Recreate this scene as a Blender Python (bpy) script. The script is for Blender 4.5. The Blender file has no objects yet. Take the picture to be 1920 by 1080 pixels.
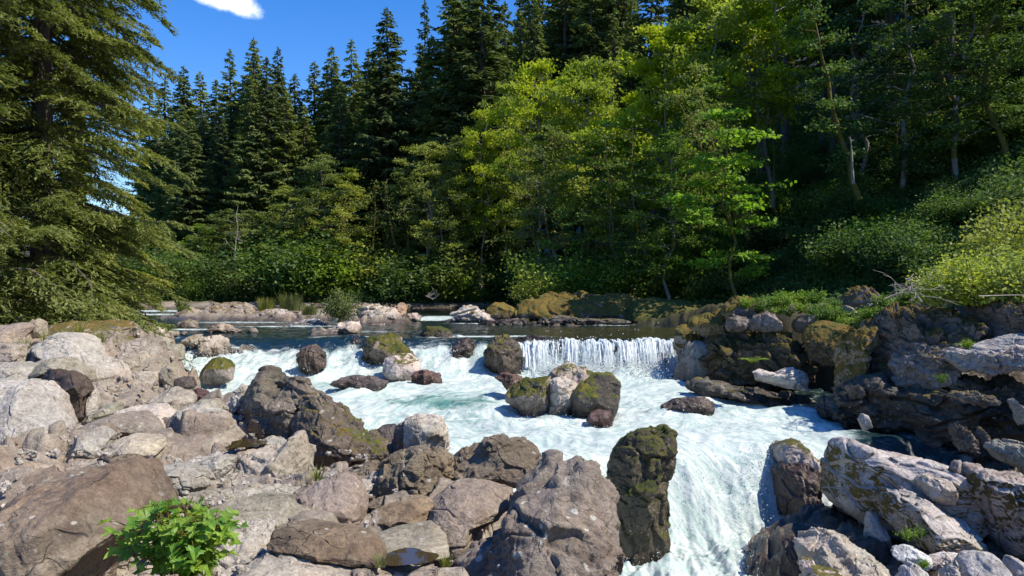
import bpy, bmesh, math, random
import numpy as np
from mathutils import Vector

scene = bpy.context.scene
COL = scene.collection
F = 1450.0            # focal length in photograph pixels
def P(px, py, d):
    "point seen at photo pixel px,py standing d metres ahead of the camera"
    return np.array([(px-960.0)/F*d, d, (540.0-py)/F*d])

# ------------------------------------------------------------------ noise
_rs = np.random.RandomState(7)
_PERM = _rs.permutation(4096).astype(np.int64)
_G = _rs.normal(size=(4096, 3)); _G /= np.linalg.norm(_G, axis=1)[:, None]
_R = _rs.rand(4096, 4)
def _h(i, j, k):
    a = _PERM[i & 4095]
    a = _PERM[(a + j) & 4095]
    return _PERM[(a + k) & 4095]
def perlin(p):
    f = np.floor(p); i = f.astype(np.int64); r = p - f
    u = r*r*r*(r*(r*6-15)+10)
    out = 0
    for dx in (0, 1):
        wx = u[:, 0] if dx else 1-u[:, 0]
        for dy in (0, 1):
            wy = u[:, 1] if dy else 1-u[:, 1]
            for dz in (0, 1):
                wz = u[:, 2] if dz else 1-u[:, 2]
                g = _G[_h(i[:, 0]+dx, i[:, 1]+dy, i[:, 2]+dz)]
                out = out + wx*wy*wz*(g[:, 0]*(r[:, 0]-dx)+g[:, 1]*(r[:, 1]-dy)+g[:, 2]*(r[:, 2]-dz))
    return out*1.6
def fbm(p, octv=4, gain=.5, lac=2.03):
    a = 1.0; s = 0; q = p.copy()
    for o in range(octv):
        s = s + a*perlin(q); q = q*lac + 17.3; a *= gain
    return s
def worley(p):
    f = np.floor(p).astype(np.int64)
    F1 = np.full(len(p), 9.0); F2 = np.full(len(p), 9.0); ID = np.zeros(len(p))
    for dx in (-1, 0, 1):
        for dy in (-1, 0, 1):
            for dz in (-1, 0, 1):
                c = f + np.array([dx, dy, dz]); h = _h(c[:, 0], c[:, 1], c[:, 2]); r = _R[h]
                d = np.sqrt(((c + r[:, :3] - p)**2).sum(1))
                n1 = d < F1
                F2 = np.where(n1, F1, np.minimum(F2, d)); ID = np.where(n1, r[:, 3], ID); F1 = np.where(n1, d, F1)
    return F1, F2, ID
def facets(p, tilt):
    "Voronoi cells, each with its own height and its own slope -> chiselled planes; returns (value, edge)"
    f = np.floor(p).astype(np.int64)
    F1 = np.full(len(p), 9.0); F2 = np.full(len(p), 9.0); val = np.zeros(len(p))
    for dx in (-1, 0, 1):
        for dy in (-1, 0, 1):
            for dz in (-1, 0, 1):
                c = f + np.array([dx, dy, dz]); h = _h(c[:, 0], c[:, 1], c[:, 2]); r = _R[h]
                e = p-(c + r[:, :3]); d = np.sqrt((e**2).sum(1))
                v = (r[:, 3]-.5) + tilt*(e*_G[h]).sum(1)
                n1 = d < F1
                F2 = np.where(n1, F1, np.minimum(F2, d)); val = np.where(n1, v, val); F1 = np.where(n1, d, F1)
    return val, F2-F1
def sstep(a, b, x):
    t = np.clip((x-a)/(b-a), 0, 1); return t*t*(3-2*t)
def xyz(x, y, z=0.0):
    return np.stack([x, y, np.zeros_like(x)+z], 1)

# ------------------------------------------------------------------ mesh helpers
def np_mesh(name, V, Fc, smooth=True, attrs=None):
    "V (n,3), Fc (m,k) with k = 3 or 4"
    V = np.asarray(V, np.float32); Fc = np.asarray(Fc, np.int32)
    me = bpy.data.meshes.new(name)
    m, k = Fc.shape
    me.vertices.add(len(V)); me.vertices.foreach_set('co', V.ravel())
    me.loops.add(m*k); me.loops.foreach_set('vertex_index', Fc.ravel())
    me.polygons.add(m); me.polygons.foreach_set('loop_start', np.arange(0, m*k, k, dtype=np.int32))
    me.update(calc_edges=True)
    me.polygons.foreach_set('use_smooth', np.full(m, smooth))
    for an, av in (attrs or {}).items():
        if av.ndim == 1:
            a = me.attributes.new(an, 'FLOAT', 'POINT'); a.data.foreach_set('value', av.astype(np.float32))
        else:
            a = me.attributes.new(an, 'FLOAT_VECTOR', 'POINT'); a.data.foreach_set('vector', av.astype(np.float32).ravel())
    me.validate()
    return me
def link(name, me, mat, parent=None, loc=None):
    o = bpy.data.objects.new(name, me); COL.objects.link(o)
    if mat is not None and me is not None and len(me.materials) == 0: me.materials.append(mat)
    if parent is not None: o.parent = parent
    if loc is not None: o.location = loc
    return o
def tag(o, label=None, cat=None, group=None, kind=None):
    if label: o['label'] = label
    if cat: o['category'] = cat
    if group: o['group'] = group
    if kind: o['kind'] = kind
    return o
def empty(name, loc=(0, 0, 0), rz=0.0):
    o = bpy.data.objects.new(name, None); COL.objects.link(o); o.location = loc; o.rotation_euler = (0, 0, rz)
    o.empty_display_size = .2
    return o
def copy_tree(o):
    c = o.copy(); COL.objects.link(c)
    for ch in list(o.children):
        k = ch.copy(); COL.objects.link(k); k.parent = c
    return c
def tubes(paths, sides=6):
    "paths: list of (points (n,3), radii (n,)) -> V, F quads"
    Vs = []; Fs = []; off = 0
    ang = np.linspace(0, 2*np.pi, sides, endpoint=False)
    for pts, rad in paths:
        pts = np.asarray(pts, float); rad = np.asarray(rad, float); n = len(pts)
        t = np.gradient(pts, axis=0); t /= np.linalg.norm(t, axis=1)[:, None]+1e-9
        up = np.tile([0.13, .21, 1.0], (n, 1)); bad = np.abs(t[:, 2]) > .9; up[bad] = [1, .1, 0.05]
        a = np.cross(t, up); a /= np.linalg.norm(a, axis=1)[:, None]+1e-9
        b = np.cross(t, a)
        ring = pts[:, None, :] + rad[:, None, None]*(np.cos(ang)[None, :, None]*a[:, None, :]+np.sin(ang)[None, :, None]*b[:, None, :])
        Vs.append(ring.reshape(-1, 3))
        i = np.arange(n-1)[:, None]*sides; j = np.arange(sides)[None, :]; j2 = (j+1) % sides
        Fs.append(np.stack([i+j, i+j2, i+sides+j2, i+sides+j], -1).reshape(-1, 4)+off)
        off += n*sides
    return np.concatenate(Vs), np.concatenate(Fs)
def cards(C, A, B, shape='kite'):
    "quads: centre C, half-length vectors A, half-width vectors B"
    n = len(C)
    if shape == 'kite':
        V = np.stack([C-A, C+B-A*.1, C+A, C-B-A*.1], 1)
    else:
        V = np.stack([C-A-B, C-A+B, C+A+B*.6, C+A-B*.6], 1)
    return V.reshape(-1, 3), np.arange(n*4).reshape(-1, 4)
def merge(parts):
    Vs = []; Fs = []; off = 0
    for V, Fc in parts:
        Vs.append(V); Fs.append(Fc+off); off += len(V)
    return np.concatenate(Vs), np.concatenate(Fs)
def unit(v): return v/(np.linalg.norm(v, axis=-1, keepdims=True)+1e-9)

# ------------------------------------------------------------------ materials
class NT:
    def __init__(s, name):
        s.m = bpy.data.materials.new(name); s.m.use_nodes = True; s.t = s.m.node_tree; s.t.nodes.clear()
        s.out = s.n('ShaderNodeOutputMaterial')
    def n(s, typ, **kw):
        nd = s.t.nodes.new(typ)
        for k, v in kw.items():
            if k.startswith('_'): setattr(nd, k[1:], v)
            else: s.set(nd, k, v)
        return nd
    def set(s, nd, k, v):
        k = {'Scale': 'Scale'}.get(k, k)
        inp = nd.inputs[int(k[1:])] if (k[0] == 'i' and k[1:].isdigit()) else nd.inputs[k.replace('_', ' ')]
        if isinstance(v, bpy.types.NodeSocket): s.t.links.new(v, inp)
        else: inp.default_value = v
    def noise(s, vec, scale, detail=5, rough=.55, dist=0.0):
        return s.n('ShaderNodeTexNoise', Vector=vec, Scale=scale, Detail=detail, Roughness=rough, Distortion=dist).outputs['Fac']
    def ramp(s, fac, a, b, lo=0.0, hi=1.0):
        r = s.n('ShaderNodeMapRange', _interpolation_type='SMOOTHSTEP')
        s.set(r, 'Value', fac)
        for k, v in (('From Min', a), ('From Max', b), ('To Min', lo), ('To Max', hi)): s.set(r, k, v)
        return r.outputs['Result']
    def math(s, op, a, b=0.0):
        m = s.n('ShaderNodeMath', _operation=op); s.set(m, 'i0', a); s.set(m, 'i1', b); return m.outputs[0]
    def mix(s, fac, a, b, mode='MIX'):
        m = s.n('ShaderNodeMix', _data_type='RGBA', _blend_type=mode)
        s.set(m, 'i0', fac); s.set(m, 'i6', a); s.set(m, 'i7', b); return m.outputs[2]
    def attr(s, name, vec=False):
        return s.n('ShaderNodeAttribute', _attribute_name=name).outputs['Vector' if vec else 'Fac']
    def vmath(s, op, a, b):
        m = s.n('ShaderNodeVectorMath', _operation=op); s.set(m, 'i0', a); s.set(m, 'i1', b); return m.outputs[0]
def C(r, g, b): return (r, g, b, 1.0)

def rock_mat(name, c1, c2, c3, moss=0.0, mosscol=(.12, .13, .02), mosscol2=(.2, .14, .03), lichen=.5, crack=.6, rough=.8, mossn=0.0, spot=(.5, .48, .42), bump=1.0, veins=.0, side=False):
    t = NT(name)
    geo = t.n('ShaderNodeNewGeometry'); oi = t.n('ShaderNodeObjectInfo')
    pos = t.vmath('ADD', geo.outputs['Position'], t.vmath('SCALE', (1, 1, 1), (0, 0, 0)))
    off = t.n('ShaderNodeVectorMath', _operation='SCALE'); t.set(off, 'i0', (13.1, 7.7, 3.3)); t.set(off, 'Scale', oi.outputs['Random'])
    pos = t.vmath('ADD', geo.outputs['Position'], off.outputs[0])
    warp = t.n('ShaderNodeTexNoise', Vector=pos, Scale=1.3, Detail=3.0).outputs['Color']
    wp = t.vmath('ADD', pos, t.vmath('MULTIPLY', warp, (.5, .5, .5)))
    n1 = t.noise(wp, .9, 6, .6); n2 = t.noise(pos, 3.7, 8, .65, .4); n3 = t.noise(pos, 17, 6, .7); n4 = t.noise(pos, 60, 4, .7)
    col = t.mix(t.ramp(n1, .38, .62), C(*c1), C(*c2))
    col = t.mix(t.ramp(n2, .5, .72, 0, .85), col, C(*c3))
    # each stone has its own tone
    hs = t.n('ShaderNodeHueSaturation', Hue=t.ramp(oi.outputs['Random'], 0, 1, .488, .508), Saturation=t.ramp(oi.outputs['Random'], .2, .8, .8, 1.15), Value=t.ramp(oi.outputs['Random'], 1, 0, .84, 1.16), Color=col)
    col = hs.outputs[0]
    # broad mineral tints
    tn = t.noise(wp, .55, 3, .5)
    col = t.mix(t.ramp(tn, .52, .68, 0, .8), col, t.mix(1.0, col, C(1.05, .94, .87), 'MULTIPLY'))
    col = t.mix(t.ramp(tn, .48, .34, 0, .8), col, t.mix(1.0, col, C(.84, .90, .88), 'MULTIPLY'))
    # grain and mottling
    col = t.mix(.8, col, t.mix(t.ramp(n3, .3, .7), C(.35, .34, .33), C(.68, .67, .66)), 'OVERLAY')
    col = t.mix(.45, col, t.mix(t.ramp(n4, .35, .65), C(.3, .3, .3), C(.7, .7, .7)), 'OVERLAY')
    # layered streaks
    st = t.vmath('MULTIPLY', wp, (.8, .8, 5.0))
    n5 = t.noise(st, 1.6, 5, .6, .8)
    col = t.mix(t.ramp(n5, .52, .7, 0, .45), col, C(*[x*.55 for x in c3]))
    # cracks
    vd = t.n('ShaderNodeTexVoronoi', _feature='DISTANCE_TO_EDGE', Vector=wp, Scale=1.15).outputs['Distance']
    vd2 = t.n('ShaderNodeTexVoronoi', _feature='DISTANCE_TO_EDGE', Vector=t.vmath('ADD', wp, t.vmath('MULTIPLY', t.n('ShaderNodeTexNoise', Vector=pos, Scale=5.0).outputs['Color'], (.25, .25, .25))), Scale=3.4).outputs['Distance']
    ck = t.ramp(vd, 0.0, .010, 1, 0); ck2 = t.ramp(vd2, 0.0, .022, 1, 0)
    ckm = t.math('MAXIMUM', t.math('MULTIPLY', ck, t.ramp(n2, .5, .62)), t.math('MULTIPLY', ck2, t.ramp(n1, .5, .68)))
    ckm = t.math('MULTIPLY', ckm, crack)
    col = t.mix(ckm, col, C(.035, .03, .026))
    # pale lichen patches and spots
    if lichen > 0:
        ls = t.n('ShaderNodeTexVoronoi', Vector=wp, Scale=9.0, Randomness=1.0).outputs['Distance']
        ln = t.noise(pos, 2.1, 4, .6)
        sp = t.math('MULTIPLY', t.ramp(ls, .24, .13, 0, 1), t.ramp(ln, .44, .58, 0, lichen))
        sp2 = t.math('MULTIPLY', t.ramp(t.noise(pos, 11, 5, .75), .6, .7), t.ramp(t.noise(pos, 1.4, 3), .45, .65, 0, lichen*.7))
        col = t.mix(sp, col, C(*spot)); col = t.mix(sp2, col, C(*[x*.8 for x in (spot[0]*.85, spot[1], spot[2]*.85)]))
    if veins > 0:
        vn = t.ramp(t.math('ABSOLUTE', t.math('SUBTRACT', t.noise(wp, 2.2, 2, .4, 1.2), .5)), 0, .012, veins, 0)
        col = t.mix(vn, col, C(.62, .6, .56))
    rgh = rough
    mh = None
    if moss > 0:
        nz = t.n('ShaderNodeSeparateXYZ'); t.set(nz, 'i0', geo.outputs['Normal'])
        nzz = t.math('SUBTRACT', .95, t.math('MULTIPLY', t.math('ABSOLUTE', t.math('SUBTRACT', nz.outputs[2], .12)), 1.25)) if side else nz.outputs[2]
        mfac = t.math('ADD', t.math('MULTIPLY', nzz, .55), t.math('MULTIPLY', t.noise(pos, 1.9, 7, .7), 1.3))
        mm = t.ramp(mfac, 1.18-moss*.75, 1.32-moss*.75)
        mc = t.mix(t.ramp(t.noise(pos, 2.6, 4, .6), .4, .6), C(*mosscol), C(*mosscol2))
        mc = t.mix(.7, mc, t.mix(t.ramp(t.noise(pos, 38, 3, .8), .3, .7), C(.2, .2, .2), C(.75, .75, .75)), 'OVERLAY')
        col = t.mix(mm, col, mc); mh = mm
    wet = t.attr('wet')
    col = t.mix(t.math('MULTIPLY', wet, .8), col, t.mix(1.0, col, C(.2, .18, .16), 'MULTIPLY'))
    rg = t.ramp(wet, 0, 1, rough, .22)
    # relief
    hgt = t.math('ADD', t.math('MULTIPLY', n2, .5), t.math('MULTIPLY', n3, .22))
    hgt = t.math('ADD', hgt, t.math('MULTIPLY', n4, .07))
    hgt = t.math('ADD', hgt, t.math('MULTIPLY', n5, .25))
    hgt = t.math('SUBTRACT', hgt, t.math('MULTIPLY', ckm, .35))
    if mh is not None: hgt = t.math('ADD', hgt, t.math('MULTIPLY', mh, t.math('MULTIPLY', t.noise(pos, 30, 4, .8), .5)))
    bp = t.n('ShaderNodeBump', Strength=.9, Distance=.09*bump, Height=hgt)
    b = t.n('ShaderNodeBsdfPrincipled', Base_Color=col, Roughness=rg, Normal=bp.outputs[0])
    b.inputs['Specular IOR Level'].default_value = .3
    t.t.links.new(b.outputs[0], t.out.inputs[0])
    return t.m

def leaf_mat(name, c1, c2, trans=.45, var=.12, rough=.6, spec=.25, vscale=.6):
    t = NT(name)
    geo = t.n('ShaderNodeNewGeometry'); oi = t.n('ShaderNodeObjectInfo')
    n = t.noise(geo.outputs['Position'], vscale, 4, .6)
    n2 = t.noise(geo.outputs['Position'], 9.0, 2, .6)
    col = t.mix(t.ramp(n, .38, .62), C(*c1), C(*c2))
    col = t.mix(.35, col, t.mix(t.ramp(n2, .35, .65), C(.3, .3, .3), C(.72, .72, .72)), 'OVERLAY')
    hs = t.n('ShaderNodeHueSaturation', Hue=t.ramp(oi.outputs['Random'], 0, 1, .5-var*.12, .5+var*.12), Saturation=t.ramp(oi.outputs['Random'], 0, 1, 1.08, .9), Value=t.ramp(oi.outputs['Random'], 1, 0, 1-var*2, 1+var*2), Color=col)
    b = t.n('ShaderNodeBsdfPrincipled', Base_Color=hs.outputs[0], Roughness=rough)
    b.inputs['Specular IOR Level'].default_value = spec
    tr = t.n('ShaderNodeBsdfTranslucent', Color=t.mix(1.0, hs.outputs[0], C(1.25, 1.3, .6), 'MULTIPLY'))
    ms = t.n('ShaderNodeMixShader', Fac=trans); t.t.links.new(b.outputs[0], ms.inputs[1]); t.t.links.new(tr.outputs[0], ms.inputs[2])
    t.t.links.new(ms.outputs[0], t.out.inputs[0])
    return t.m
def bark_mat(name, c1, c2, mossy=0.0, mc=(.16, .15, .03)):
    t = NT(name)
    geo = t.n('ShaderNodeNewGeometry'); pos = geo.outputs['Position']
    v = t.vmath('MULTIPLY', pos, (6, 6, 1.2))
    n = t.noise(v, 1.5, 6, .7); n2 = t.noise(pos, 1.1, 5, .6)
    col = t.mix(t.ramp(n, .35, .65), C(*c1), C(*c2))
    if mossy > 0: col = t.mix(t.ramp(n2, .62-mossy*.35, .72-mossy*.35), col, C(*mc))
    bp = t.n('ShaderNodeBump', Strength=.8, Distance=.05, Height=n)
    b = t.n('ShaderNodeBsdfPrincipled', Base_Color=col, Roughness=.9, Normal=bp.outputs[0])
    b.inputs['Specular IOR Level'].default_value = .15
    t.t.links.new(b.outputs[0], t.out.inputs[0])
    return t.m
# ------------------------------------------------------------------ rocks, boulders and ledges
# (kind, label, outline in photo pixels, distance, material, style, options)
ROCKS = [
# --- foreground, left bank
('boulder','huge brown flat-topped boulder filling the lower left corner','-80,905 -20,882 60,866 100,857 200,855 255,882 322,925 300,960 238,978 215,1030 200,1100 190,1260 -90,1260',4.7,'brown','smooth',dict(lean=.5,th=.75)),
('rock_slab','smooth flat grey slab at the bottom edge right of the leafy plant','440,1085 475,1045 512,1019 557,1014 616,1026 660,1038 700,1050 745,1090 740,1170 430,1170',4.4,'tan','smooth',dict(lean=1.2,th=1.0)),
('rock_slab','long brown tongue of rock running down behind the bottom grey slab','508,982 543,978 563,972 584,978 624,984 665,994 696,1011 716,1037 720,1058 660,1060 560,1050 505,1030',4.95,'brown','smooth',dict(lean=1.0)),
('rock_slab','orange tinted slab just right of the leafy plant','375,948 420,930 482,922 525,928 540,948 565,962 588,980 545,995 495,998 430,990 372,995',5.7,'tan','smooth',dict(lean=1.1)),
('rock_slab','ledged grey-brown slab directly beside the leafy plant','360,985 430,970 500,973 516,985 516,1018 455,1078 420,1130 340,1130',5.1,'tan','ledge',dict(lean=1.0)),
('boulder','smooth rounded tan boulder with a thin crack across its brow','547,948 563,921 584,905 614,890 635,882 657,890 671,907 681,929 688,952 686,970 671,984 645,992 600,988 575,975 553,960',6.1,'brownp','smooth',dict(lean=.55)),
('boulder','brown lichen spotted boulder below the pale boulder with a hole','697,940 697,925 705,890 713,870 741,848 774,835 807,837 833,845 849,856 850,874 845,898 837,919 819,934 782,938 740,940',7.0,'brown','crag',dict(lean=.5)),
('boulder','pale pinkish block standing upright in front of the rapids, dark hole near its top','757,800 762,782 772,776 792,774 819,776 833,780 839,800 842,850 820,875 780,875 760,850',8.7,'pale','block',dict(lean=0.1)),
('rock','dark faceted rock leaning against the left of the upright pale block','728,866 741,801 758,788 785,800 800,822 800,850 780,872 740,875',8.9,'dark','crag',dict(lean=.1)),
('boulder','reddish brown angular boulder with grooved right face behind the big speckled boulder','849,895 860,878 884,858 900,833 908,819 925,812 945,814 965,823 986,825 1002,839 1014,864 1016,880 1003,900 965,916 941,916 894,908',7.3,'brown','crag',dict(lean=.5)),
('rock','narrow rock wedged at the left of the reddish grooved boulder','846,900 848,856 866,841 890,829 906,833 895,862 880,890',7.7,'brown','crag',dict(lean=.4)),
('boulder','rounded grey boulder with an orange right side between two brown boulders','800,970 806,943 823,929 839,911 853,900 884,896 915,902 958,915 960,945 935,978 900,1000 870,1048 845,1045 815,1005',6.2,'brownp','smooth',dict(lean=.6)),
('boulder','biggest speckled brown boulder at the bottom centre with a cracked craggy top','850,1090 854,1037 871,1008 912,984 953,943 951,926 970,909 1008,885 1040,856 1054,846 1071,855 1083,851 1102,842 1119,854 1136,873 1158,897 1167,926 1167,955 1160,1000 1150,1060 1146,1085 1130,1200 870,1200',5.3,'brownb','bigcrag',dict(lean=.55,th=.75)),
('rock_slab','grey slab cradling the small brown puddle','696,1012 715,998 745,985 770,980 800,975 832,1005 840,1045 815,1050 770,1060 720,1045',5.55,'tan','smooth',dict(lean=1.0)),
('rock_slab','low grey rock below the small brown puddle','690,1055 720,1046 770,1058 815,1052 855,1050 880,1100 870,1170 680,1170',4.8,'tan','smooth',dict(lean=1.0)),
('boulder','low tan boulder between the rounded boulder and the grey one','684,988 701,960 727,943 758,931 786,927 807,937 812,950 802,972 798,984 762,990 720,990',6.15,'brownp','smooth',dict(lean=.7)),
('rock','small brown stone under the lichen spotted boulder','687,946 705,933 727,927 746,934 735,950 705,960 690,962',6.5,'brown','smooth',dict()),
('rock','little tan stone tucked right of the rounded cracked boulder','655,908 668,896 692,900 698,918 686,930 665,925',6.7,'tan','smooth',dict()),
('rock','grey wedge of rock between the dark boulder and the lichen spotted boulder','655,880 685,862 708,862 713,885 700,908 668,908',7.4,'brown','crag',dict()),
('boulder','tall dark peaked boulder, highest of the left bank, in front of the rapids','430,835 440,800 447,775 452,752 466,727 478,702 490,687 500,684 519,699 533,716 548,704 563,702 578,709 600,733 608,800 570,840 520,830 470,832',9.6,'dark','bigcrag',dict(lean=0.1,th=.6,yaw=-0.7)),
('boulder','dark sloping boulder with a mossy foot joined to the right of the tall peak','552,860 545,800 562,755 585,738 600,736 615,744 660,785 700,815 732,850 726,868 690,880 640,890 592,896 568,890',8.9,'darkm','bigcrag',dict(lean=0.2,th=.6,yaw=-0.35)),
('rock','small rough rock at the left shoulder of the tall dark peak','429,760 430,745 437,730 450,719 470,722 468,748 452,768 436,775',9.9,'tan','crag',dict()),
('rock_ledge','grey vertical-faced ledge block right of the brown rock pool','445,845 483,840 520,838 542,812 556,806 568,827 578,863 584,912 570,922 540,918 500,912 455,906',7.6,'tan','block',dict(lean=0.15)),
('rock_ledge','pale flat-topped ledge block with streaked front left of the rock pool','300,885 340,862 380,850 420,843 448,843 452,870 460,906 440,920 380,930 330,920 305,905',7.5,'tan','block',dict(lean=0.25)),
('rock','stack of thin flat stones at the right rim of the rock pool','483,830 505,816 522,822 536,826 540,845 500,852 484,846',7.95,'tan','ledge',dict()),
('rock_ledge','rounded sculpted ledge in front of the fluted grey block','338,862 347,835 378,820 400,807 415,806 432,820 442,832 425,848 370,862 345,868',8.2,'tan','smooth',dict(lean=.8)),
('rock','pale wedge pointing at the left end of the rock pool','424,797 440,798 460,815 450,832 434,842 424,825',8.5,'tan','smooth',dict()),
('rock_ledge','fluted pale grey block with vertical grooves and an orange brow','328,835 325,807 333,787 335,772 350,758 373,755 385,765 423,778 430,807 410,812 380,822 357,840',9.0,'greyflute','flute',dict(lean=.35)),
('rock','grey stone behind the fluted block at the water edge','354,760 375,748 400,746 420,760 430,780 400,780 372,775',9.9,'tan','smooth',dict()),
('rock','small round pink-tan cobble at the edge of the white water','404,752 412,740 425,741 430,752 418,764 406,762',10.6,'tan','smooth',dict()),
('rock','pinkish hollowed stone touching the left foot of the tall dark peak','406,768 420,755 440,750 449,763 436,780 418,784',10.1,'pale','smooth',dict()),
('rock_ledge','smooth pale dished rock left of the fluted block','280,752 297,735 313,724 330,730 345,731 358,743 364,755 345,768 325,778 300,775 283,768',11.4,'tan','smooth',dict(lean=.8)),
('rock','wet red-brown stone lying at the edge of the white water','350,738 365,727 380,732 395,742 404,750 390,756 368,756',12.3,'wetred','crag',dict()),
('rock','splashed round wet stone left of the red-brown stone','325,730 330,710 345,705 360,707 369,724 355,737 333,736',13.2,'wet','smooth',dict()),
('boulder','square boulder with a dark shaded right face by the left water edge','298,695 314,685 328,688 340,708 336,724 318,733 303,730',13.6,'tan','block',dict(lean=0.1)),
('boulder','grey broad boulder left of the square shaded boulder','238,708 245,700 265,695 285,692 302,692 306,712 306,735 290,742 262,734 246,722',13.4,'tan','smooth',dict(lean=.6)),
('rock_ledge','huge smooth pale grey mound at the left edge with a dark pitted patch','-70,712 0,716 25,714 58,725 87,740 102,764 120,783 146,808 144,830 130,856 100,862 65,868 0,882 -70,890',8.8,'greypale','smooth',dict(lean=0.45,th=0.45,grow=1.0)),
('rock_ledge','curved ledge rising behind the huge smooth grey mound','-40,708 20,712 40,710 65,713 90,733 108,738 120,756 140,781 150,812 130,815 95,790 40,750 -40,740',9.9,'tan','smooth',dict(lean=0.3,grow=1.0,nb=1)),
('boulder','overhanging dark-sided boulder above a shadowed hollow','64,712 90,690 130,686 165,693 182,715 184,765 162,800 142,802 118,780 100,748 78,738',10.5,'wet','block',dict(lean=-0.45,th=0.5,yaw=-1.4,nb=1)),  # not wet: dark rock colour stands in for the shade of the hollow
('rock_ledge','thick brow of rock capping the shadowed hollow','60,702 72,684 92,670 115,668 140,680 168,692 174,712 150,706 125,698 90,700 68,710',10.6,'tan','smooth',dict(lean=.5,nb=1)),
('boulder','boulder closing the right side of the shadowed hollow','160,745 168,730 180,745 188,772 178,792 164,796 158,775',10.2,'tan','smooth',dict(lean=.5,nb=1)),
('rock_ledge','pale rounded ledge with a bluish foot just behind the huge corner boulder','128,845 133,825 150,805 175,798 195,805 215,815 212,840 203,858 160,866 130,864',7.9,'greypale','smooth',dict(lean=.8)),
('rock_ledge','cream coloured pillow of rock in the middle of the left bank','198,845 213,820 235,811 280,811 300,822 306,840 300,853 265,863 230,866 205,860',7.7,'cream','smooth',dict(lean=.9)),
('rock_ledge','low brown hump behind the cream pillow rock','158,800 180,783 205,773 225,769 252,770 278,782 296,802 300,822 270,820 220,820 180,815',8.7,'brownp','smooth',dict(lean=.9)),
('rock_ledge','sloping rib of rock right of the shadowed hollow','155,795 172,770 198,756 222,752 228,772 202,785 176,802 160,806',9.7,'tan','smooth',dict(lean=.7)),
('rock_ledge','pale smooth basin of rock left of the fluted block','220,775 250,762 290,755 322,768 336,790 330,820 335,850 310,856 296,822 285,800 262,782',9.2,'cream','smooth',dict(lean=1.1)),
('rock','dark weathered lump in front of the cream pillow rock','205,858 222,850 245,850 262,860 270,880 255,895 235,890 215,878',6.95,'brown','crag',dict()),
('rock_ledge','blue-grey upright ledge face above the leafy plant','243,882 265,868 310,866 352,866 385,880 395,910 365,935 320,932 285,915 255,900',6.7,'greypale','block',dict(lean=0.15)),
('rock_ledge','long low shelf of rock running right from the leafy plant to the round boulder','335,932 400,915 455,905 500,905 548,912 565,925 540,945 480,940 400,948 350,952',6.35,'tan','ledge',dict(lean=.8)),
('rock','dark little wedge in the crevice left of the rounded cracked boulder','525,940 545,922 565,912 582,908 566,935 550,955 530,955',6.35,'brown','crag',dict()),
# --- middle and upper left bank
('rock_ledge','long pale striated rock face slanting down to the right across the left bank','70,645 100,622 140,628 168,652 208,680 230,705 243,724 238,745 215,758 182,765 150,740 160,712 150,690 120,678 90,662',12.8,'tan','smooth',dict(lean=0.6,th=0.4)),
('rock','dark purple-brown rock left of the long striated face','76,645 85,630 102,638 116,665 112,680 92,680 80,660',13.2,'brown','crag',dict()),
('rock','knobbly brown rock with moss around it on the upper left bank','43,652 60,638 80,640 86,660 84,682 60,688 45,682',13.5,'brownp','crag',dict()),
('rock','upright grey rock standing proud on the upper left bank','53,622 56,604 64,597 86,604 90,628 80,642 62,640',16.0,'tan','block',dict(lean=0.1)),
('rock_ledge','dark-fronted ledge at the left edge halfway up the bank','-60,640 0,640 35,643 47,662 48,688 0,690 -60,695',12.6,'brownp','ledge',dict(lean=.6)),
('rock_ledge','broad brownish shelf at the left edge above the dark-fronted ledge','-60,612 0,608 40,604 58,612 55,632 45,652 0,652 -60,655',15.5,'brownp','smooth',dict(lean=.9)),
('rock_ledge','farthest flat hump of the left bank under the big conifer','-60,576 0,573 30,570 60,573 85,585 95,600 82,612 40,614 -60,616',24,'brownp','smooth',dict(lean=1.0)),
('rock_ledge','pale shelf with purple patches beside the shadowed hollow','-50,682 0,677 35,678 60,685 66,702 58,722 20,726 -50,730',10.9,'greypale','smooth',dict(lean=.8)),
('rock_ledge','pale green-grey saddle of rock above the shadowed hollow','60,690 66,676 85,669 110,676 124,690 100,702 75,712 62,708',11.9,'greypale','smooth',dict(lean=.7)),
('rock_ledge','broad rough hump patched with brown grass on the upper left bank','84,622 100,604 130,597 170,596 215,598 243,606 254,640 250,670 215,684 180,665 140,640 105,635',17.5,'grassy','crag',dict(lean=.9,th=.8)),
('rock_ledge','low ridge of rubble at the far end of the left bank','70,600 90,588 120,584 150,590 170,600 150,612 100,612 75,608',26,'grassy','crag',dict(lean=.8)),
('rock','rock splashed with yellow-white lichen right of the striated face','200,675 225,660 247,663 262,683 266,698 245,712 228,718 212,700',15,'lichen','crag',dict()),
('rock_ledge','tan slab sloping toward the river at the far end of the left bank','228,612 236,604 260,600 280,608 276,628 255,638 236,632',25,'tan','smooth',dict(lean=1.0)),
('rock_ledge','white-washed pale point of rock reaching into the rapids from the left','238,655 260,645 300,647 325,644 338,655 342,672 325,682 290,684 260,682 242,672',19.5,'tan','ledge',dict(lean=1.0)),
('rock_ledge','bleached white rock face behind the square shaded boulder','240,672 270,664 300,672 310,690 290,702 262,700',16.8,'tan','crag',dict(lean=.7)),
('rock','pale flat rock at the left water edge below the far riffle','270,613 285,606 300,608 312,617 306,628 280,628',30,'pale','smooth',dict()),
('rock','small tan rock next to the pale flat rock at the left water edge','275,624 290,615 300,621 298,634 282,636',28,'tan','smooth',dict()),
('rock_ledge','low brown rock shelf with a dark undercut at the left water edge','264,640 268,630 285,626 302,630 322,640 320,656 290,660 272,652',24,'tan','crag',dict(lean=.8)),
('rock','flat white stone surrounded by quiet dark water at left','306,626 320,619 333,621 336,628 318,631',34,'pale','smooth',dict(river=1)),
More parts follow.
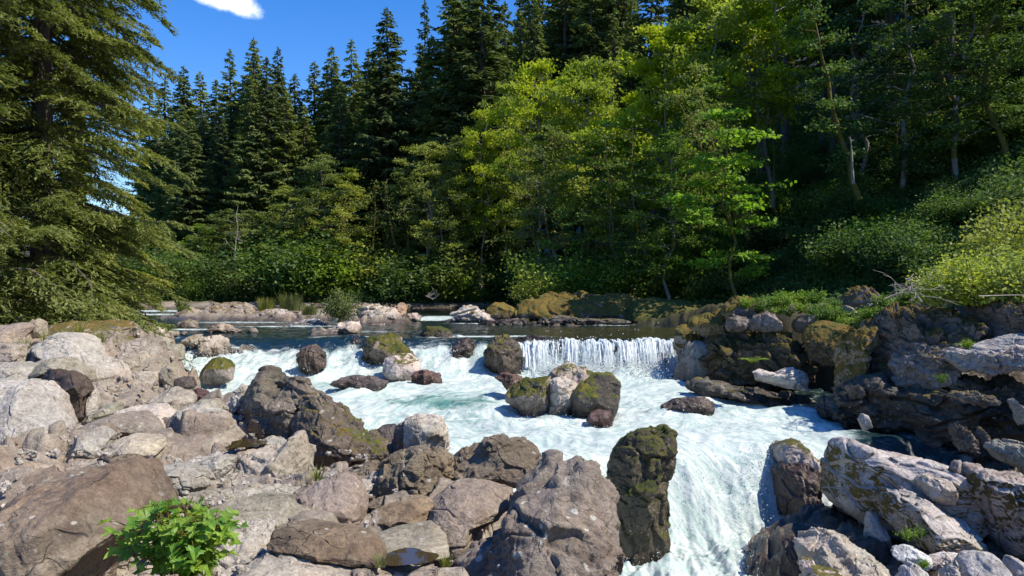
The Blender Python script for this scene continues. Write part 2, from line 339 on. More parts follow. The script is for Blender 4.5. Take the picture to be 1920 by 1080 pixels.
('rock','tiny pale stone right of the flat white stone','336,625 345,621 352,624 346,629',35,'pale','smooth',dict(river=1)),
('rock','small grey rounded stone by the left bank shallows','300,634 310,625 318,631 314,641 303,642',28,'tan','smooth',dict()),
# --- stones standing in the rapids
('boulder','big tan square boulder standing in the rapids nearest the left bank','368,660 373,635 385,629 405,627 425,635 434,650 430,668 410,674 385,674',31,'pale','crag',dict(river=1,lean=.2)),
('rock','low rock trailing left of the big tan square boulder','338,641 360,628 377,626 380,644 360,648',31.5,'tan','smooth',dict(river=1)),
('rock','low jagged rocks trailing right of the big tan square boulder','426,664 433,652 447,656 455,645 470,650 475,663 455,672',31.3,'tanwet','crag',dict(river=1)),
('boulder','wet mossy low boulder below the big tan square boulder','373,704 382,683 397,671 410,669 427,676 439,687 440,704 410,712 385,710',26.5,'mossg','smooth',dict(river=1)),
('boulder','dark wet boulder splitting the rapids left of centre','556,672 560,655 572,644 591,646 609,660 612,680 584,692 566,686',29,'wet','crag',dict(river=1)),
('boulder','green mossy double boulder in the middle of the upper rapids','678,660 681,634 703,630 722,622 741,631 746,643 762,655 778,665 775,676 737,674 700,680 682,672',31,'mossg','crag',dict(river=1)),
('boulder','mossy round boulder with a pink-white top just below the double boulder','718,696 722,671 737,663 762,661 784,676 789,697 769,706 737,704',29.3,'mossp','smooth',dict(river=1)),
('rock','dark purple flat rock at the tip below the pink-topped boulder','770,716 778,695 800,692 822,701 828,714 800,722',28,'wetred','crag',dict(river=1)),
('boulder','left green mossy lobe of the big cluster in mid river','949,744 962,723 981,709 1006,705 1029,704 1038,740 1030,766 985,770',22.5,'mossg','crag',dict(river=1,lean=.2)),
('boulder','pinkish grey top stone of the big cluster in mid river','1029,708 1040,686 1065,677 1093,684 1120,701 1119,724 1084,732 1055,722',22.9,'mossp','crag',dict(river=1,lean=.2)),
('boulder','pale pink lower stone in the centre of the mid river cluster','1028,715 1059,705 1086,724 1082,750 1062,774 1032,768',22.3,'pale','crag',dict(river=1,lean=.2)),
('boulder','right dark boulder of the mid river cluster with a bright mossy crown','1070,776 1072,740 1090,718 1121,698 1146,697 1163,714 1161,752 1151,774 1106,780',22.1,'mossg2','smooth',dict(river=1,lean=-.1)),
('rock','little wet purple rock below the mid river cluster','1100,786 1108,773 1123,767 1143,769 1150,780 1146,792 1118,794',21,'wetred','smooth',dict(river=1)),
('rock','dark red rock just left of the mid river cluster','929,708 946,697 977,706 980,722 950,724',25,'wetred','crag',dict(river=1)),
('boulder','dark tall mossy boulder at the foot of the cascade in the middle','908,660 918,645 931,629 956,625 974,645 980,667 976,692 938,694 913,678',30.8,'mossd','crag',dict(river=1,lean=-.1)),
('rock','flat dark rock on the lip of the cascade beside the tall mossy boulder','962,634 985,627 1010,628 1040,636 1042,655 1018,662 985,655',32.8,'wet','crag',dict(river=1)),
('rock','green mossy cap of rock at the lip of the cascade','789,626 800,613 828,611 845,620 848,634 815,638 795,636',35,'mossg','smooth',dict(river=1)),
('rock','dark rib of rock jutting through the cascade left of the tall mossy boulder','833,676 845,655 858,640 874,632 890,638 887,664 860,678',32,'wet','crag',dict(river=1)),
('rock','small dark stone left of the green double boulder','652,644 665,631 677,635 680,648 660,650',33,'wet','smooth',dict(river=1)),
('boulder','streaked tan rock at the near end of the rock chain in the upper river','572,644 577,628 584,617 600,612 612,618 617,634 602,648 580,650',36.5,'tan','crag',dict(river=1)),
('boulder','long whitish rock of the chain in the upper river','608,630 614,619 631,609 660,604 676,601 677,624 650,630 620,634',37.5,'pale','crag',dict(river=1,lean=.5)),
('rock','half sunken dark rock with water pouring over it below the fall','1240,768 1255,754 1270,746 1295,743 1322,745 1338,756 1335,772 1280,776',22.3,'wet','crag',dict(river=1)),
('rock','half sunken dark rock in the green water left of the purple flat rock','620,722 640,708 668,702 700,706 728,716 715,730 650,730',26,'wet','crag',dict(river=1,lean=.6)),
('rock','wet dark rock with water sliding over it right of the dark sloping boulder','698,815 715,798 740,794 752,806 745,850 728,862 708,845',10.6,'wet','smooth',dict()),
('boulder','tall mossy pillar rock with an overhanging head beside the plunge','1134,880 1146,842 1166,814 1192,800 1238,795 1259,806 1252,822 1268,846 1250,872 1247,900 1254,950 1247,985 1240,1015 1226,1045 1190,1070 1150,1070 1130,1030',15.4,'pillar','crag',dict(river=1,lean=-.12,th=.55)),
('boulder','wedge-shaped rock with a sunlit top at the right lip of the plunge','1445,858 1452,837 1462,827 1485,820 1500,821 1512,835 1526,849 1543,862 1545,882 1520,892 1490,884 1455,872',17.9,'mossp','block',dict(river=1,lean=0.1,yaw=-0.4)),
('boulder','black wet rock with water trickling over it below the wedge-shaped rock','1448,885 1470,866 1505,862 1540,876 1550,920 1545,975 1520,1010 1470,1000 1450,940',17.1,'wet','crag',dict(river=1)),
('rock','mossy stone poking through the lip of the right hand fall','1136,658 1142,641 1155,635 1172,640 1178,660 1158,670',31.9,'mossg','crag',dict(river=1)),
('rock','dark wet column of rock showing through the right end of the fall','1220,702 1226,655 1240,643 1256,652 1264,700 1245,714',31.9,'wet','crag',dict(river=1)),
('rock','brown wet stone in the fall between the mossy stone and the smooth tongue','1078,668 1086,645 1100,638 1112,650 1114,672 1096,680',32.1,'wet','crag',dict(river=1)),
# --- far rocks
('rock','pile of brown rocks at the left end of the far gravel bar','318,604 325,588 335,578 350,575 372,580 380,600 350,606',56,'far','crag',dict()),
('rock_ledge','highest craggy rock heap on the far gravel bar','375,600 380,580 388,570 400,566 420,567 440,571 455,567 470,575 482,592 478,604 430,604',54,'far','crag',dict()),
('rock_ledge','low rock heap below the reeds on the far gravel bar','472,600 480,584 500,578 530,580 555,586 562,600 520,606',53,'far','crag',dict()),
('rock_ledge','white bleached rock shelf at the waterline of the far gravel bar','540,613 552,603 575,597 598,597 610,606 606,616 575,618',46,'white','crag',dict()),
('rock_ledge','bright rock heap right of the little bush on the far gravel bar','664,608 668,590 672,575 690,568 715,569 738,575 750,588 752,602 720,610 690,612',50,'farp','crag',dict()),
('rock','square orange-brown block near the right end of the far gravel bar','732,590 738,575 750,567 764,573 764,588 750,596',51,'orange','crag',dict()),
('rock','low dark stones trailing off the right end of the far gravel bar','755,602 765,588 780,586 790,592 788,602 770,606',51,'far','crag',dict()),
('rock_ledge','grey foot of rock in front of the bright heap on the far bar','672,616 690,604 720,604 728,614 700,620',46,'far','smooth',dict()),
('rock','pale rock with spreading base standing in the dark upper river','383,622 400,612 412,605 428,609 440,616 452,620 440,627 400,628',38,'pale','crag',dict(river=1)),
('rock','lone small rock in the dark upper river right of the pale spreading one','463,622 468,614 478,615 484,622 474,626',38,'pale','smooth',dict(river=1)),
('rock','low grey rock ringed by foam in the upper river at left','328,612 340,601 352,597 368,602 374,613 350,618',42,'far','crag',dict(river=1)),
('rock','bleached splintered rock at the left tip of the mossy island','846,602 855,588 868,575 880,571 893,573 905,585 925,592 935,604 890,608',50,'farp','crag',dict()),
('rock','orange mossy hump at the left end of the mossy island','908,595 915,578 930,566 945,566 965,580 980,592 960,602 925,602',50.5,'mosso','smooth',dict()),
('rock_ledge','large golden mossy mound of the island in the river','968,596 978,578 990,565 1020,555 1060,544 1090,544 1115,551 1150,550 1180,556 1205,563 1212,590 1190,604 1100,608 1000,606',50,'mosso','crag',dict(lean=1.0,th=.5)),
('rock_ledge','shaded green right half of the mossy island','1180,600 1190,565 1230,556 1270,560 1300,566 1330,575 1340,604 1280,614 1200,612',47.5,'mosso2','smooth',dict(lean=.8,th=.5)),
('rock','dark rock at the waterline before the left end of the mossy island','898,608 920,600 945,597 985,598 988,610 940,614',46.5,'wet','crag',dict()),
('rock','dark ragged rock at the waterline before the golden mound','1010,608 1025,598 1050,590 1075,592 1100,600 1160,600 1180,607 1100,613 1040,613',46,'cliffd','crag',dict()),
('rock_ledge','mossy green hump joining the island to the right bank','1325,612 1340,588 1375,572 1412,570 1425,600 1380,620',38,'mosso2','crag',dict(yaw=-.3)),
('rock','low mossy stone at the right end of the quiet brown pool','1285,612 1298,594 1330,585 1352,602 1338,616',41,'mosso2','smooth',dict()),
# --- right bank cliff
('rock_ledge','gold mossy knuckle of rock at the right end of the waterfall','1262,650 1262,618 1274,609 1294,607 1312,614 1332,625 1336,645 1325,668 1310,690 1300,720 1284,720 1275,680',30.6,'mosso','crag',dict(lean=.1)),
('rock_ledge','moss covered ramp rising from the waterfall to the cliff top','1290,612 1304,598 1334,588 1352,574 1368,569 1376,590 1366,625 1340,640 1312,625',29.6,'mosso','crag',dict(lean=.4)),
('rock','mossy summit stone of the cliff left of the green plants','1352,592 1357,575 1373,565 1388,555 1404,554 1420,565 1428,580 1405,592 1380,600',28.8,'mosso','crag',dict(lean=.5)),
('rock','brown block under the mossy summit stone','1368,600 1376,584 1390,575 1414,573 1424,588 1410,602 1385,604',28.3,'cliff','crag',dict()),
('rock','dull angular block left of the big grey cliff block','1360,612 1366,595 1380,588 1404,594 1408,612 1384,622 1364,622',27.8,'cliff','crag',dict()),
('boulder','big grey wedge-shaped block on the cliff top','1396,608 1402,598 1420,590 1441,584 1457,586 1466,602 1464,618 1437,622 1405,620',27.3,'cliff','block',dict(lean=.2)),
('boulder','dark round-backed boulder right of the grey wedge block','1485,612 1489,600 1508,589 1526,590 1539,604 1537,620 1512,626 1492,622',26.8,'cliff','smooth',dict(lean=.1)),
('rock_ledge','sunlit golden moss slope below the green plants','1505,642 1515,622 1530,606 1550,600 1575,600 1602,606 1612,622 1595,645 1570,656 1530,652',25.5,'mosso','smooth',dict(lean=1.0)),
('rock_ledge','broad dark mossy cliff wall between the waterfall and the fern','1298,695 1312,655 1335,635 1366,620 1400,615 1440,612 1475,615 1500,630 1520,642 1528,670 1512,705 1480,725 1430,750 1360,735 1315,730',27.8,'cliffm','cliff',dict(lean=0.1,th=.5)),
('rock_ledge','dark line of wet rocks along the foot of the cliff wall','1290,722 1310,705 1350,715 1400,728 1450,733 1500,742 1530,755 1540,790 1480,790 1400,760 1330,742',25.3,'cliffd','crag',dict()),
('rock_ledge','brown overhang of rock right of the fern','1510,655 1515,637 1545,634 1578,642 1586,662 1575,682 1545,686 1520,676',24,'cliffm','cliff',dict(lean=-.2)),
('rock_ledge','white stained rock face with dark squiggles under the fern','1412,702 1430,696 1455,700 1480,688 1504,697 1516,713 1508,733 1475,730 1440,721 1418,716',24.6,'white','ledge',dict(yaw=-.3,lean=.1)),
('rock_ledge','hanging mossy column of rock in the middle of the right cliff','1564,700 1575,655 1588,628 1612,613 1642,610 1650,640 1625,670 1610,700 1604,730 1594,760 1572,750',22.3,'mosso','crag',dict(lean=0)),
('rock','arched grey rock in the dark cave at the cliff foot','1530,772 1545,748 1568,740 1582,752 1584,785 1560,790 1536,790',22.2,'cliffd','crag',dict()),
('rock_ledge','big rounded brown outcrop forming the shoulder of the right cliff','1605,720 1620,680 1640,640 1645,604 1668,587 1700,575 1735,565 1762,566 1795,571 1838,577 1845,600 1825,640 1790,665 1745,690 1700,720 1650,745',21.3,'cliffb','cliff',dict(lean=0.15,th=.6)),
('rock_ledge','highest lumpy outcrop at the right edge of the cliff','1822,655 1830,605 1840,572 1855,562 1885,555 1925,557 2010,558 2010,670 1920,680 1850,675',19,'cliffb','cliff',dict(lean=0.15,th=.6)),
('rock_ledge','pale-edged diagonal ledge across the right cliff','1668,720 1672,680 1700,657 1725,643 1750,637 1797,638 1806,660 1790,695 1760,720 1710,735',19.8,'cliff','strata',dict(lean=.2)),
('rock_ledge','smooth blue-shaded sloping shelf at the right edge','1810,665 1820,652 1850,648 1925,628 2010,622 2010,680 1900,690 1840,685',18.2,'grey','smooth',dict(lean=0.8)),
('rock_ledge','long pale log-like slab jutting from the cliff at the right edge','1778,682 1785,664 1805,655 1845,663 1880,657 1920,649 2010,645 2010,690 1900,695 1840,702 1800,702',17.6,'grey','strata',dict(lean=.3)),
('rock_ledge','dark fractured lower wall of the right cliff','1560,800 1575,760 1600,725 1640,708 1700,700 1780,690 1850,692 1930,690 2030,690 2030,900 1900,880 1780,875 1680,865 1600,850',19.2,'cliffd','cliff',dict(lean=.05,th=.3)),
('rock_slab','tilted grey plate of rock low on the right cliff','1780,745 1790,737 1828,731 1865,741 1874,756 1845,764 1800,757',16.9,'cliff','strata',dict()),
('rock','pale standing slab at the foot of the right cliff','1782,805 1795,790 1824,797 1834,825 1828,850 1792,850',16.6,'cliff','plates',dict()),
('rock','narrow leaning slab right of the pale standing slab','1830,805 1840,799 1852,812 1858,825 1840,840 1828,830',16.4,'cliff','plates',dict()),
('rock','light coloured rock knob at the right edge of the cliff','1890,752 1902,746 1918,762 1930,790 1905,796',16.2,'tan','crag',dict()),
('rock','small pale stone in the shade left of the fractured wall','1608,788 1618,775 1630,778 1636,800 1615,808',18.3,'greypale','smooth',dict()),
('boulder','brown mossy-topped boulder half hidden on the slope above the cliff','1570,572 1577,553 1600,540 1620,535 1640,544 1656,560 1668,582 1640,590 1600,588',27,'mossb','crag',dict(lean=.3)),
('rock','small tan stone left of the brown mossy-topped boulder','1574,584 1582,572 1600,576 1608,588 1594,594',26.4,'tan','smooth',dict()),
# --- right foreground
('rock_slab','long sloping slab with a moss fringed shaded face at right','1550,975 1558,910 1566,870 1574,838 1590,821 1606,818 1640,826 1680,835 1740,845 1790,850 1835,856 1866,868 1862,930 1800,1000 1700,1035 1600,1025',14.6,'slab','slabby',dict(lean=0,th=0.42,yaw=-0.35)),
('boulder','large boulder with brown moss hanging over its shaded face at the right edge','1788,910 1793,882 1806,867 1820,862 1855,867 1895,875 1925,884 2020,890 2020,1060 1920,1050 1860,1035 1830,1000 1808,960 1793,935',12.8,'mossb2','block',dict(lean=0.05,th=0.5,yaw=-0.15)),
('rock','flat-topped cap stone left of the large brown mossy boulder','1716,900 1734,887 1759,888 1783,893 1794,904 1791,922 1777,942 1748,945 1724,932',13.3,'pale','block',dict(lean=0,th=0.5)),
('boulder','white-topped boulder with a thick golden moss skirt','1645,950 1657,913 1685,908 1700,901 1722,912 1770,935 1800,955 1824,978 1842,998 1846,1036 1783,1052 1730,1048 1672,1038 1648,1000',13.2,'mossw','block',dict(lean=0.45,th=0.6,yaw=0.1)),
('rock_slab','pale narrow edge of rock left of the moss skirted boulder','1620,1010 1630,975 1640,958 1656,966 1670,1000 1672,1030 1640,1035',13.9,'pale','smooth',dict()),
('boulder','sunlit pale angular rock at the lower right by the plunge','1490,1030 1500,1008 1543,1000 1567,987 1593,997 1634,1010 1657,1017 1665,1030 1688,1040 1682,1070 1650,1130 1515,1130',12.3,'pale','block',dict(lean=0.25,th=0.6)),
('rock','dark wet rock at the splashing edge of the plunge','1458,1110 1470,1040 1483,1012 1500,1003 1517,1030 1518,1110',13.2,'wet','crag',dict()),
('rock','small yellowish stone at the lower right by the plunge','1495,1055 1512,1042 1530,1044 1530,1068 1508,1082',11.5,'mossp','crag',dict()),
('rock','greenish tan rock cut by the bottom edge beside the plunge','1505,1085 1520,1056 1550,1062 1590,1095 1600,1140 1500,1140',11.2,'mossp','smooth',dict()),
('rock','bright tan face of rock above the greenish tan one','1524,1060 1542,1022 1568,1036 1580,1060 1585,1100 1540,1090',11.8,'pale','crag',dict()),
('rock','white pointed rock in the lower right rubble','1672,1050 1690,1033 1712,1020 1732,1028 1753,1046 1740,1065 1700,1068',12,'white','block',dict(lean=0.2)),
('rock','white blocky rock cut by the bottom edge in the lower right rubble','1682,1080 1695,1062 1712,1052 1737,1064 1745,1090 1740,1140 1680,1140',11.3,'white','block',dict(lean=0.2)),
('rock','thin purple-rimmed rock arching over the lower right rubble','1732,1062 1750,1045 1779,1032 1816,1038 1810,1058 1775,1068 1745,1076',11.7,'pale','crag',dict()),
('boulder','round grey cracked boulder cut by the bottom edge at lower right','1792,1070 1806,1052 1824,1039 1850,1030 1876,1036 1892,1055 1898,1110 1890,1160 1785,1160',10.9,'grey','smooth',dict(lean=.5)),
('boulder','grey boulder in the bottom right corner','1880,1060 1895,1040 1925,1050 2010,1058 2010,1160 1880,1160',10.8,'grey','smooth',dict(lean=.5)),
('rock','little pale stone squeezed left of the round grey cracked boulder','1760,1075 1776,1056 1795,1050 1804,1070 1798,1120 1765,1120',11.0,'tan','crag',dict()),
('boulder','boulder with a dark left face at the right edge above the mossy boulder','1855,855 1865,838 1880,829 1925,822 2010,825 2010,900 1920,895 1875,880',15.0,'tan','block',dict(lean=0.1,yaw=-0.5)),
]
STY = {  # facets, facet offset range, fbm amp, cell block amp, cell scale (cells across), crack amp, superellipse power
 'smooth': (10, (.74, .93), .025, .02, 2.2, .012, 2.7),
 'crag':   (18, (.62, .9), .03, .06, 2.8, .02, 2.8),
 'bigcrag':(22, (.62, .88), .025, .055, 3.2, .02, 3.0),
 'ledge':  (12, (.68, .88), .025, .05, 3.0, .02, 3.6),
 'flute':  (6, (.75, .9), .04, .03, 3.0, .02, 3.2),
 'strata': (9, (.68, .88), .06, .07, 4.0, .02, 2.8),
 'plates': (10, (.72, .9), .05, .10, 7.0, .03, 3.4),
 'slabby': (3, (.9, .97), .015, .03, 2.6, .012, 9.0),
 'cliff':  (14, (.72, .93), .03, .085, 4.6, .035, 3.6),
 'block':  (6, (.8, .95), .02, .05, 2.8, .018, 5.5),
}
_ico = {}
def ico(n):
    if n not in _ico:
        bm = bmesh.new(); bmesh.ops.create_icosphere(bm, subdivisions=n, radius=1)
        bm.verts.ensure_lookup_table()
        V = np.array([v.co[:] for v in bm.verts]); Fc = np.array([[v.index for v in f.verts] for f in bm.faces]); bm.free()
        _ico[n] = (unit(V), Fc)
    return _ico[n]
def vnormals(V, Fc):
    a = V[Fc[:, 1]]-V[Fc[:, 0]]; b = V[Fc[:, 2]]-V[Fc[:, 0]]; n = np.cross(a, b)
    N = np.zeros_like(V)
    for k in range(3): np.add.at(N, Fc[:, k], n)
    return unit(N)
def rock_mesh(pts, d, style, seed, lean=.4, th=None, level=None, yaw=0.0, grow=1.04, sink=1.12):
    rs = np.random.RandomState(seed)
    pts = np.array(pts, float)
    W = np.array([P(x, y, d) for x, y in pts])[:, [0, 2]]
    w, h = np.ptp(W, axis=0)
    pw = max(np.ptp(pts[:, 0]), np.ptp(pts[:, 1]))
    if level is None: level = 7 if pw > 150 else 6 if pw > 48 else 5
    # centroid by area
    x, z = W[:, 0], W[:, 1]; x2, z2 = np.roll(x, -1), np.roll(z, -1); cr = x*z2-x2*z; A = cr.sum()/2
    c = np.array([((x+x2)*cr).sum()/(6*A), ((z+z2)*cr).sum()/(6*A)])
    # polar radius of the outline
    th_ = np.linspace(-np.pi, np.pi, 721); D = np.stack([np.cos(th_), np.sin(th_)], 1)
    r = np.zeros(721); Q = W-c; Q2 = np.roll(Q, -1, 0)
    for a, b in zip(Q, Q2):
        e = b-a; den = D[:, 0]*e[1]-D[:, 1]*e[0]; den = np.where(np.abs(den) < 1e-9, 1e-9, den)
        t = (a[0]*e[1]-a[1]*e[0])/den; s = (a[0]*D[:, 1]-a[1]*D[:, 0])/den
        ok = (s >= -1e-6) & (s <= 1+1e-6) & (t > 0); r = np.where(ok & (t > r), t, r)
    r[r <= 0] = np.median(r[r > 0])
    k = np.hanning(13); k /= k.sum(); r = np.convolve(np.concatenate([r[-7:-1], r, r[1:7]]), k, 'valid')
    nf, (o0, o1), fa, ba, cs, ca, pw_ = STY[style]
    S0, Fc = ico(level)
    q = S0.copy()
    q *= ((np.abs(np.hypot(q[:, 0], q[:, 2]))**pw_+np.abs(q[:, 1])**pw_)**(-1/pw_))[:, None]
    for i in range(nf):
        n = unit(rs.normal(size=3)*np.array([.8, 1.0, .8])); 
        if abs(n[1]) < .4: n = unit(n+np.array([0, -.7, 0]))
        if i % 3: n[1] = -abs(n[1])
        off = max(rs.uniform(o0, o1), np.hypot(n[0], n[2])*.97)
        ex = np.maximum(q@n-off, 0); q -= (ex*.93)[:, None]*n
    T = (th if th else .5)*min(w, 1.5*h, 5.0 if style != 'cliff' else 7)*(1 if th else 1.05)
    ang = np.arctan2(q[:, 2], q[:, 0]); rho = np.hypot(q[:, 0], q[:, 2])
    rr = np.interp(ang, th_, r)
    V = np.stack([c[0]+rho*rr*np.cos(ang), d+q[:, 1]*T, c[1]+rho*rr*np.sin(ang)], 1)
    V[:, 1] += lean*(V[:, 2]-c[1])+yaw*(V[:, 0]-c[0])
    size = math.sqrt(w*h)
    N = vnormals(V, Fc)
    so = rs.rand(3)*50
    sc = np.array([1, 1, 1.0])
    if style in ('strata', 'plates', 'slabby', 'ledge', 'cliff'): sc = np.array([.8, .8, 2.3])
    if style == 'flute': sc = np.array([2.8, 1.5, .5])
    wp = V + .12*size*np.stack([perlin(V/size*2.2+so+j*9) for j in range(3)], 1)
    fv, e = facets(wp*sc/size*cs+so, 1.1)
    disp = fa*size*fbm(V/size*2.4+so, 4)
    disp += ba*size*fv*sstep(.0, .07, e) - ca*size*(1-sstep(0, .07, e))
    if level >= 5:
        fv, e = facets(wp*sc/size*cs*2.4+so+5, 1.1)
        msk = (.25+.6*sstep(-.1, .25, perlin(V/size*2.0+so+31))) if style in ('smooth', 'slabby', 'block') else .45+.55*sstep(-.2, .2, perlin(V/size*2.5+so+31))
        disp += msk*(ba*.5*size*fv*sstep(0, .08, e) - ca*.4*size*(1-sstep(0, .09, e)))
    if level >= 6:
        fv, e = facets(wp*sc/size*cs*6+so+9, 1.0)
        disp += msk*ba*.17*size*fv
        disp += .008*size*fbm(V/size*14+so, 3)*(1 if style != 'smooth' else .6)
        if size > .9: disp += .008*fbm(V*7+so, 4, .6)
    # keep the outline: displacement acts mostly on faces, less at the rim
    V = V+N*(disp)[:, None]
    # the stone is sized as a whole so that it spans what its outline spans
    bb = (pts[:, 0].min(), pts[:, 0].max(), pts[:, 1].min(), pts[:, 1].max())
    for it in range(3):
        px = 960+V[:, 0]/V[:, 1]*F; py = 540-V[:, 2]/V[:, 1]*F
        m = py < 1090
        m = m if bb[3] > 1085 else m | True
        w1 = px[m].max()-px[m].min(); sx = (bb[1]-bb[0])*grow/w1
        h1 = py.max()-py.min(); sz = (bb[3]-bb[2])/h1 if bb[3] < 1085 else 1.0
        cx, cz = V[:, 0].mean(), V[:, 2].mean()
        V[:, 0] = cx+(V[:, 0]-cx)*sx; V[:, 2] = cz+(V[:, 2]-cz)*sz
        px = 960+V[:, 0]/V[:, 1]*F; py = 540-V[:, 2]/V[:, 1]*F
        V[:, 0] += ((bb[0]+bb[1])/2-(px[m].max()+px[m].min())/2)/F*d
        V[:, 2] -= (bb[2]-py.min())/F*d
    # root it: stretch the base downward
    lo = V[:, 2] < c[1]; V[lo, 2] = c[1]+(V[lo, 2]-c[1])*sink
    return V, Fc, (c, w, h, T)
# ------------------------------------------------------------------ river and land surfaces
ZU, ZM, ZL = -2.2, -3.5, -5.6
def wallx(y):  # right bank edge of the river
    return np.interp(y, [0, 4, 9, 12, 15, 17, 19, 22, 26.5, 30, 33, 36, 43, 44.5, 46.5, 54, 58, 84, 140], [3.6, 3.8, 4.0, 4.8, 5.6, 6.6, 7.8, 8.6, 8.2, 7.4, 7.5, 8.8, 9.3, 7, 1.2, .4, .9, 0, -6])
def leftx(y):
    return np.interp(y, [0, 5, 7, 8, 9, 10, 11, 13, 17, 24, 30, 38, 46, 58, 76, 90, 140], [.6, .9, .6, 0, -.8, -2, -3.2, -4.9, -6.9, -10.2, -13, -17, -21, -30, -42, -52, -80])
def lip(x):
    q = xyz(x, x*0, 1.5)
    return .55*perlin(q*.45)+.22*perlin(q*1.7+3)
def water_z(x, y):
    D1 = np.interp(x, [-16, -6, .4, 1.2], [35.5, 34, 32.8, 32])
    D2 = np.interp(x, [-14, -9, -6, -3, 0, 1.2, 7], [23.5, 26, 28.4, 29.4, 30.4, 31.0, 31.2])
    lp = lip(x)*sstep(0, 1.5, x); D1 = D1+lp; D2 = D2+lp*.8
    t = np.clip((D1-y)/(D1-D2), 0, 1); ts = t*t*(3-2*t)
    z = ZU+(ZM-ZU)*ts
    z = z-.22*sstep(0, 1, (D2-y)/10.0)
    D3 = np.interp(x, [-3, -1, .5, 2.5, 4.5, 7], [12, 14, 16.2, 18, 18.6, 19.2]); D4 = D3-2.1
    t2 = np.clip((D3-y)/(D3-D4), 0, 1); t2 = t2**1.15*(2-t2**1.15*1.0) if False else t2*t2*(3-2*t2)
    z = z+(ZL+3.72)*t2
    return z, ts, t2
rock_base = []     # (x, y, z, radius) where stones rest on the land
def land_base(x, y):
    xl = leftx(y); xr = wallx(y)
    zw = water_z(x, np.maximum(y, 2))[0]
    bed = zw-.75
    top = np.interp(y, [0, 8, 20, 60, 90], [-1.72, -1.72, -1.75, -1.9, -1.7])
    n = fbm(xyz(x*.35, y*.35, 3.0), 4)*.28
    left = bed+(top+n+.02*np.maximum(xl-x-6, 0)-bed)*sstep(.1, -1.8, x-xl)
    rtop = np.interp(y, [0, 9, 13.5, 16.5, 18.5, 20.5, 27, 32, 36, 60], [-4.6, -4.6, -4.7, -4.9, -4.3, -2.7, -.8, -.75, -.9, -1.3])
    rw = np.interp(y, [0, 16, 20, 30, 60], [1.0, 1.2, 4.5, 2.2, 2.0])
    far_r = sstep(10.5, 16, x)*sstep(23, 17, y)     # shelf right of the lower wall
    rtop = rtop+( -.7-rtop)*far_r
    right = bed+(rtop+n*.6-bed)*sstep(0, 1, (x-xr)/rw)
    z = np.where(x < (xl+xr)/2, left, right)
    # far shore across the river
    shore = np.interp(x, [-70, -40, -20, -8, 0, 10], [78, 80, 83, 85, 86, 80])
    zf = -1.6+n+.06*np.maximum(y-shore, 0)
    z = np.where(y > shore-4, z+(np.maximum(zf, z)-z)*sstep(0, 4, y-shore+4), z)
    # gravel bar
    bx = P(560, 590, 57)
    bar = np.exp(-(((x-bx[0])/9.0)**4+((y-58)/5.5)**4)); z = np.maximum(z, bed+(-1.75-bed)*np.minimum(1, bar*1.2))
    # hillside on the right
    s = (x-12.4)*.973+(y-62)*.228
    hill = -.9+.72*np.maximum(s, 0)+.5*n; hill = np.minimum(hill, 60)
    z = np.where(s > -1, np.maximum(z, hill), z)
    # left slope far away
    s2 = -(x+40)*.9-(y-40)*.1
    z = z+.08*np.maximum(s2, 0)
    return z
def land_z(x, y):
    z = land_base(x, y)
    if rock_base:
        R = np.array(rock_base)
        idx = np.where((y < 64) & (y > 2.5) & (np.abs(x) < 40))[0]
        for a in range(0, len(idx), 20000):
            ii = idx[a:a+20000]
            dx = x[ii, None]-R[None, :, 0]; dy = y[ii, None]-R[None, :, 1]
            w = np.exp(-(dx*dx+dy*dy)/(R[None, :, 3]**2))
            z[ii] = (z[ii]*.05+(w*R[None, :, 2]).sum(1))/(.05+w.sum(1))
    return z
